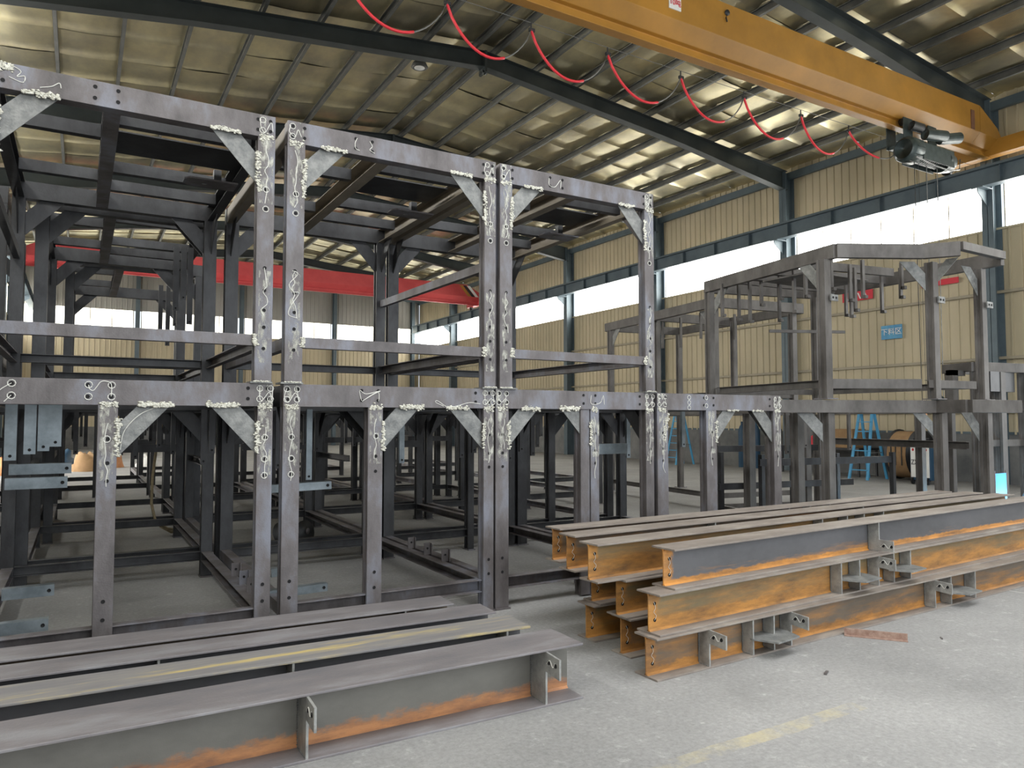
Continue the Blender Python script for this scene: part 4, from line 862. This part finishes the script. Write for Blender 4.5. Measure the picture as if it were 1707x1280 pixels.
# step ladders
def ladder(label, x, y, hgt):
    t = thing('step_ladder', label, 'ladder', (x, y, 0)); o = t.location
    for s in (-1, 1):
        for q in (-1, 1):
            m = MB(o); m.bar(rect(.03, .07), (x + q * .42, y + s * .26, 0), (x + q * .04, y + s * .18, hgt), 'blue', up=(0, 1, 0)); m.build('rail', t)
    for i in range(1, 7):
        f = i / 7; m = MB(o); xx = x - .42 + .38 * f; m.box((xx - .04, y - .26 + .07 * f, hgt * f - .012), (xx + .04, y + .26 - .07 * f, hgt * f + .012), 'blue'); m.build('step', t)
    m = MB(o); m.box((x - .1, y - .2, hgt - .02), (x + .1, y + .2, hgt + .02), 'blue'); m.build('top_cap', t)
    m = MB(o); m.bar(rect(.01, .02), (x - .25, y - .24, hgt * .4), (x + .25, y - .24, hgt * .4), 'plate'); m.build('spreader', t)
ladder('blue step ladder standing by the right wall seen through the fourth front frame', 18.2, 19.3, 1.75)
ladder('blue step ladder seen past the chamfered frame near the brown reel', 17.9, 11.95, 1.75)
# cable reel wrapped in cardboard
t = thing('cable_reel', 'brown cardboard-wrapped reel standing at the right wall', 'reel', (18.6, 11.1, 0)); o = t.location
m = MB(o); m.tube([(18.6, 11.5, .66), (18.6, 10.95, .66)], [.60, .60], 'cardboard', 28); m.build('wrapping', t, .03)
for y in (11.52, 10.95): m = MB(o); m.tube([(18.6, y, .66), (18.6, y - .04, .66)], .65, 'steel_dark_shaded', 28); m.build('reel_flange', t)
m = MB(o)
for a in (-.3, .1, .4): m.box((17.985, 11.2 + a * .4 - .01, .4), (18.01, 11.2 + a * .4 + .01, .92), 'black')
m.build('strap', t)
# welding machine with printed front
t = thing('welding_machine', 'pale box-shaped welding machine with ZX printed on its front', 'machine', (17.6, 10.6, 0)); o = t.location.copy(); t.location = (17.8, 10.30, 0); t.scale = (.8, .62, .85)
m = MB(o); m.box((17.2, 10.2, .12), (17.9, 11.0, 1.18), 'navy'); m.build('cabinet', t, .02)
m = MB(o); m.box((17.18, 10.24, .2), (17.2, 10.96, 1.1), 'white'); fp = m.build('front_panel', t, label='white front panel')
LEFT = Matrix.Rotation(-math.pi / 2, 4, 'Z') @ Matrix.Rotation(math.pi / 2, 4, 'X')                 # text facing -X
text('ZX.', .20, Matrix.Translation((17.17, 10.78, .62)) @ LEFT, 'black', fp, 'lettering', org=o)
m = MB(o)
for i in range(4): m.disc((17.18, 10.35 + i * .17, .98), (1, 0, 0), .04, 'banner', .012)
m.build('dial', t)
for y in (10.3, 10.9):
    m = MB(o); m.tube([(17.2, y - .03, .1), (17.2, y + .03, .1)], .1, 'black', 16); m.tube([(17.8, y - .03, .1), (17.8, y + .03, .1)], .1, 'black', 16); m.build('wheel', t)
m = MB(o); m.tube([(17.3, 10.3, 1.18), (17.3, 10.3, 1.3), (17.3, 10.9, 1.3), (17.3, 10.9, 1.18)], .015, 'black'); m.build('handle', t)
# cardboard box on a bench, wall coil, bench
t = thing('work_bench', 'long dark bench against the right wall', 'bench', (18.6, 13.6, 0)); o = t.location
m = MB(o); m.box((18.2, 12.4, .72), (19.1, 15.0, .78), 'steel_dark_shaded'); m.build('bench_top', t)
for x in (18.25, 19.05):
    for y in (12.45, 14.95): m = MB(o); m.bar(rect(.05, .05), (x, y, 0), (x, y, .72), 'steel_dark_shaded', up=(0, 1, 0)); m.build('leg', t)
m = MB((18.6, 13.0, .78)); m.box((18.3, 12.65, .78), (18.9, 13.4, 1.3), 'cardboard'); tag(m.build('cardboard_box', bevel=.01), 'brown cardboard box on the bench by the right wall', 'box')
m = MB((18.5, 14.3, .78))
for i in range(3): m.tube([(18.6, 13.75 + i * .35, .78), (18.6, 13.75 + i * .35, 1.02), (18.6, 13.75 + i * .35, 1.1)], [.13, .13, .06], 'banner' if i < 2 else 'white', 14)
tag(m.build('paint_can'), 'red and white cans standing on the bench by the right wall', 'can')
m = MB((19.1, 11.0, 1.55)); pts = [(19.12, 10.95 + .27 * math.cos(a), 1.62 + .27 * math.sin(a)) for a in [i * .35 for i in range(56)]]; m.tube(pts, .03, 'black'); tag(m.build('hose_coil'), 'black hose coil hanging on the right wall above the reel', 'hose')
for y, lb in ((16.0, 'leftmost'), (16.5, 'middle'), (17.1, 'rightmost')):
    m = MB((18.9, y, 0)); m.tube([(18.9, y, 0), (18.9, y, 1.2), (18.9, y, 1.35), (18.9, y, 1.4), (18.9, y, 1.5)], [.12, .12, .07, .03, .03], 'navy', 18); tag(m.build('gas_cylinder'), '%s of three dark blue gas cylinders along the right wall' % lb, 'cylinder')
# signs on the right wall
def wallpanel(name, label, y0, y1, z0, z1, mn, cat):
    t = thing(name, label, cat, (19.2, (y0 + y1) / 2, z0)); m = MB(t.location); m.box((19.205, y0, z0), (19.225, y1, z1), mn); b = m.build('board', t); return t, b
t, b = wallpanel('wall_sign', 'blue area sign with three white Chinese characters on the right wall', 11.72, 12.32, 3.78, 4.16, 'signblue', 'sign')
text('下料区', .20, Matrix.Translation((19.195, 12.02, 3.97)) @ LEFT, 'white', b, 'lettering', org=t.location)
t, b = wallpanel('red_banner', 'red banner strip high on the right wall, right of the blue sign', 10.2, 11.15, 5.05, 5.2, 'banner', 'banner')
t, b = wallpanel('red_banner', 'red banner strip with white strokes on the right wall, left of the blue sign', 12.55, 13.5, 4.98, 5.25, 'banner', 'banner')
for i in range(4):
    m = MB(t.location); m.plate([(19.2, 12.7 + i * .2, 5.02), (19.2, 12.74 + i * .2, 5.02), (19.2, 12.82 + i * .2, 5.2), (19.2, 12.78 + i * .2, 5.2)], (1, 0, 0), .006, 'white'); m.build('stroke', b)
# blue screened welding spot at the right edge
SCR = V((11.15, 5.5, 0)); TOR = V((11.28, 5.30, 0))
t = thing('welding_screen', 'bright blue welding screen lit by the arc at the right edge', 'screen', (15.2, 7.9, 0)); o = t.location.copy(); t.location = SCR; t.scale = (.5, .5, .8)
m = MB(o); m.box((15.0, 7.80, .1), (15.6, 7.83, 1.0), 'blue'); m.build('curtain', t)
m = MB(o)
for x in (15.0, 15.6): m.tube([(x, 7.815, 0), (x, 7.815, 1.05)], .02, 'steel')
m.build('stand', t)
t = thing('welding_torch', 'welding torch with a glaring blue-white arc at the right edge', 'torch', (15.35, 7.4, 0)); o = t.location.copy(); t.location = TOR
m = MB(o); m.tube([(15.8, 7.2, .01), (15.75, 7.25, .4), (15.62, 7.28, .72), (15.55, 7.3, .7), (15.4, 7.35, .45), (15.34, 7.4, .32)], [.012, .012, .014, .02, .015, .006], 'black'); m.build('handle', t)
m = MB(o); m.lump((15.33, 7.41, .30), .04, 'arc'); m.build('arc_spark', t)
al = D.lights.new('arc_glow', 'POINT'); al.energy = 25; al.color = (.4, .75, 1); al.shadow_soft_size = .05; q = D.objects.new('arc_glow', al); COL.objects.link(q); q.location = (11.26, 5.26, .42)
# scattered parts far down the left side
heap = ((-1.8, 25.2, 'orange', 'dull orange sack on the bright floor far left', .36), (-1.0, 24.6, 'bare', 'grey-white crumpled sack on the bright floor far left', .34), (.2, 25.9, 'cardboard', 'brown crumpled sack on the bright floor far left', .4), (1.9, 26.4, 'white', 'pale sack of scrap near the far left frames', .34), (-1.5, 26.9, 'rope', 'tan bundle behind the dull orange sack', .42), (.9, 27.4, 'orange', 'orange bundle behind the brown sack', .36), (-.5, 27.6, 'navy', 'dark bundle between the tan and orange bundles', .42))
for x, y, mn, lb, RR in heap:
    m = MB((x, y, 0)); vs = []; fs = []
    for i in range(7):
        for j in range(12):
            a = j * math.pi / 6; ph = i / 6 * math.pi / 2; r = RR * math.cos(ph) ** .7 if i < 6 else .02
            k = 1 + .35 * noise.noise((x + math.cos(a) * 2, y + math.sin(a) * 2, i * .8)); vs.append((x + r * k * math.cos(a), y + r * k * math.sin(a), RR * 1.3 * math.sin(ph) * k))
    for i in range(6):
        for j in range(12): fs.append((i * 12 + j, i * 12 + (j + 1) % 12, (i + 1) * 12 + (j + 1) % 12, (i + 1) * 12 + j))
    m.add(vs, fs, mn, True); tag(m.build('scrap_sack'), lb, 'sack')

# ---------------------------------------------------------------- groups of repeats
GRP = {'steel_frame': 'welded steel module frames', 'overhead_crane': 'overhead crane girders', 'step_ladder': 'blue step ladders', 'gas_cylinder': 'gas cylinders along the right wall', 'flange_disc': 'black discs inside the rear frames', 'scrap_sack': 'sacks and bundles far down the hall', 'slag_flake': 'small metal flakes on the floor', 'red_banner': 'red banners on the right wall'}
for o in D.objects:
    if o.parent is None and 'label' in o and 'group' not in o:
        k = o.name.split('.')[0]
        if k in GRP: o['group'] = GRP[k]
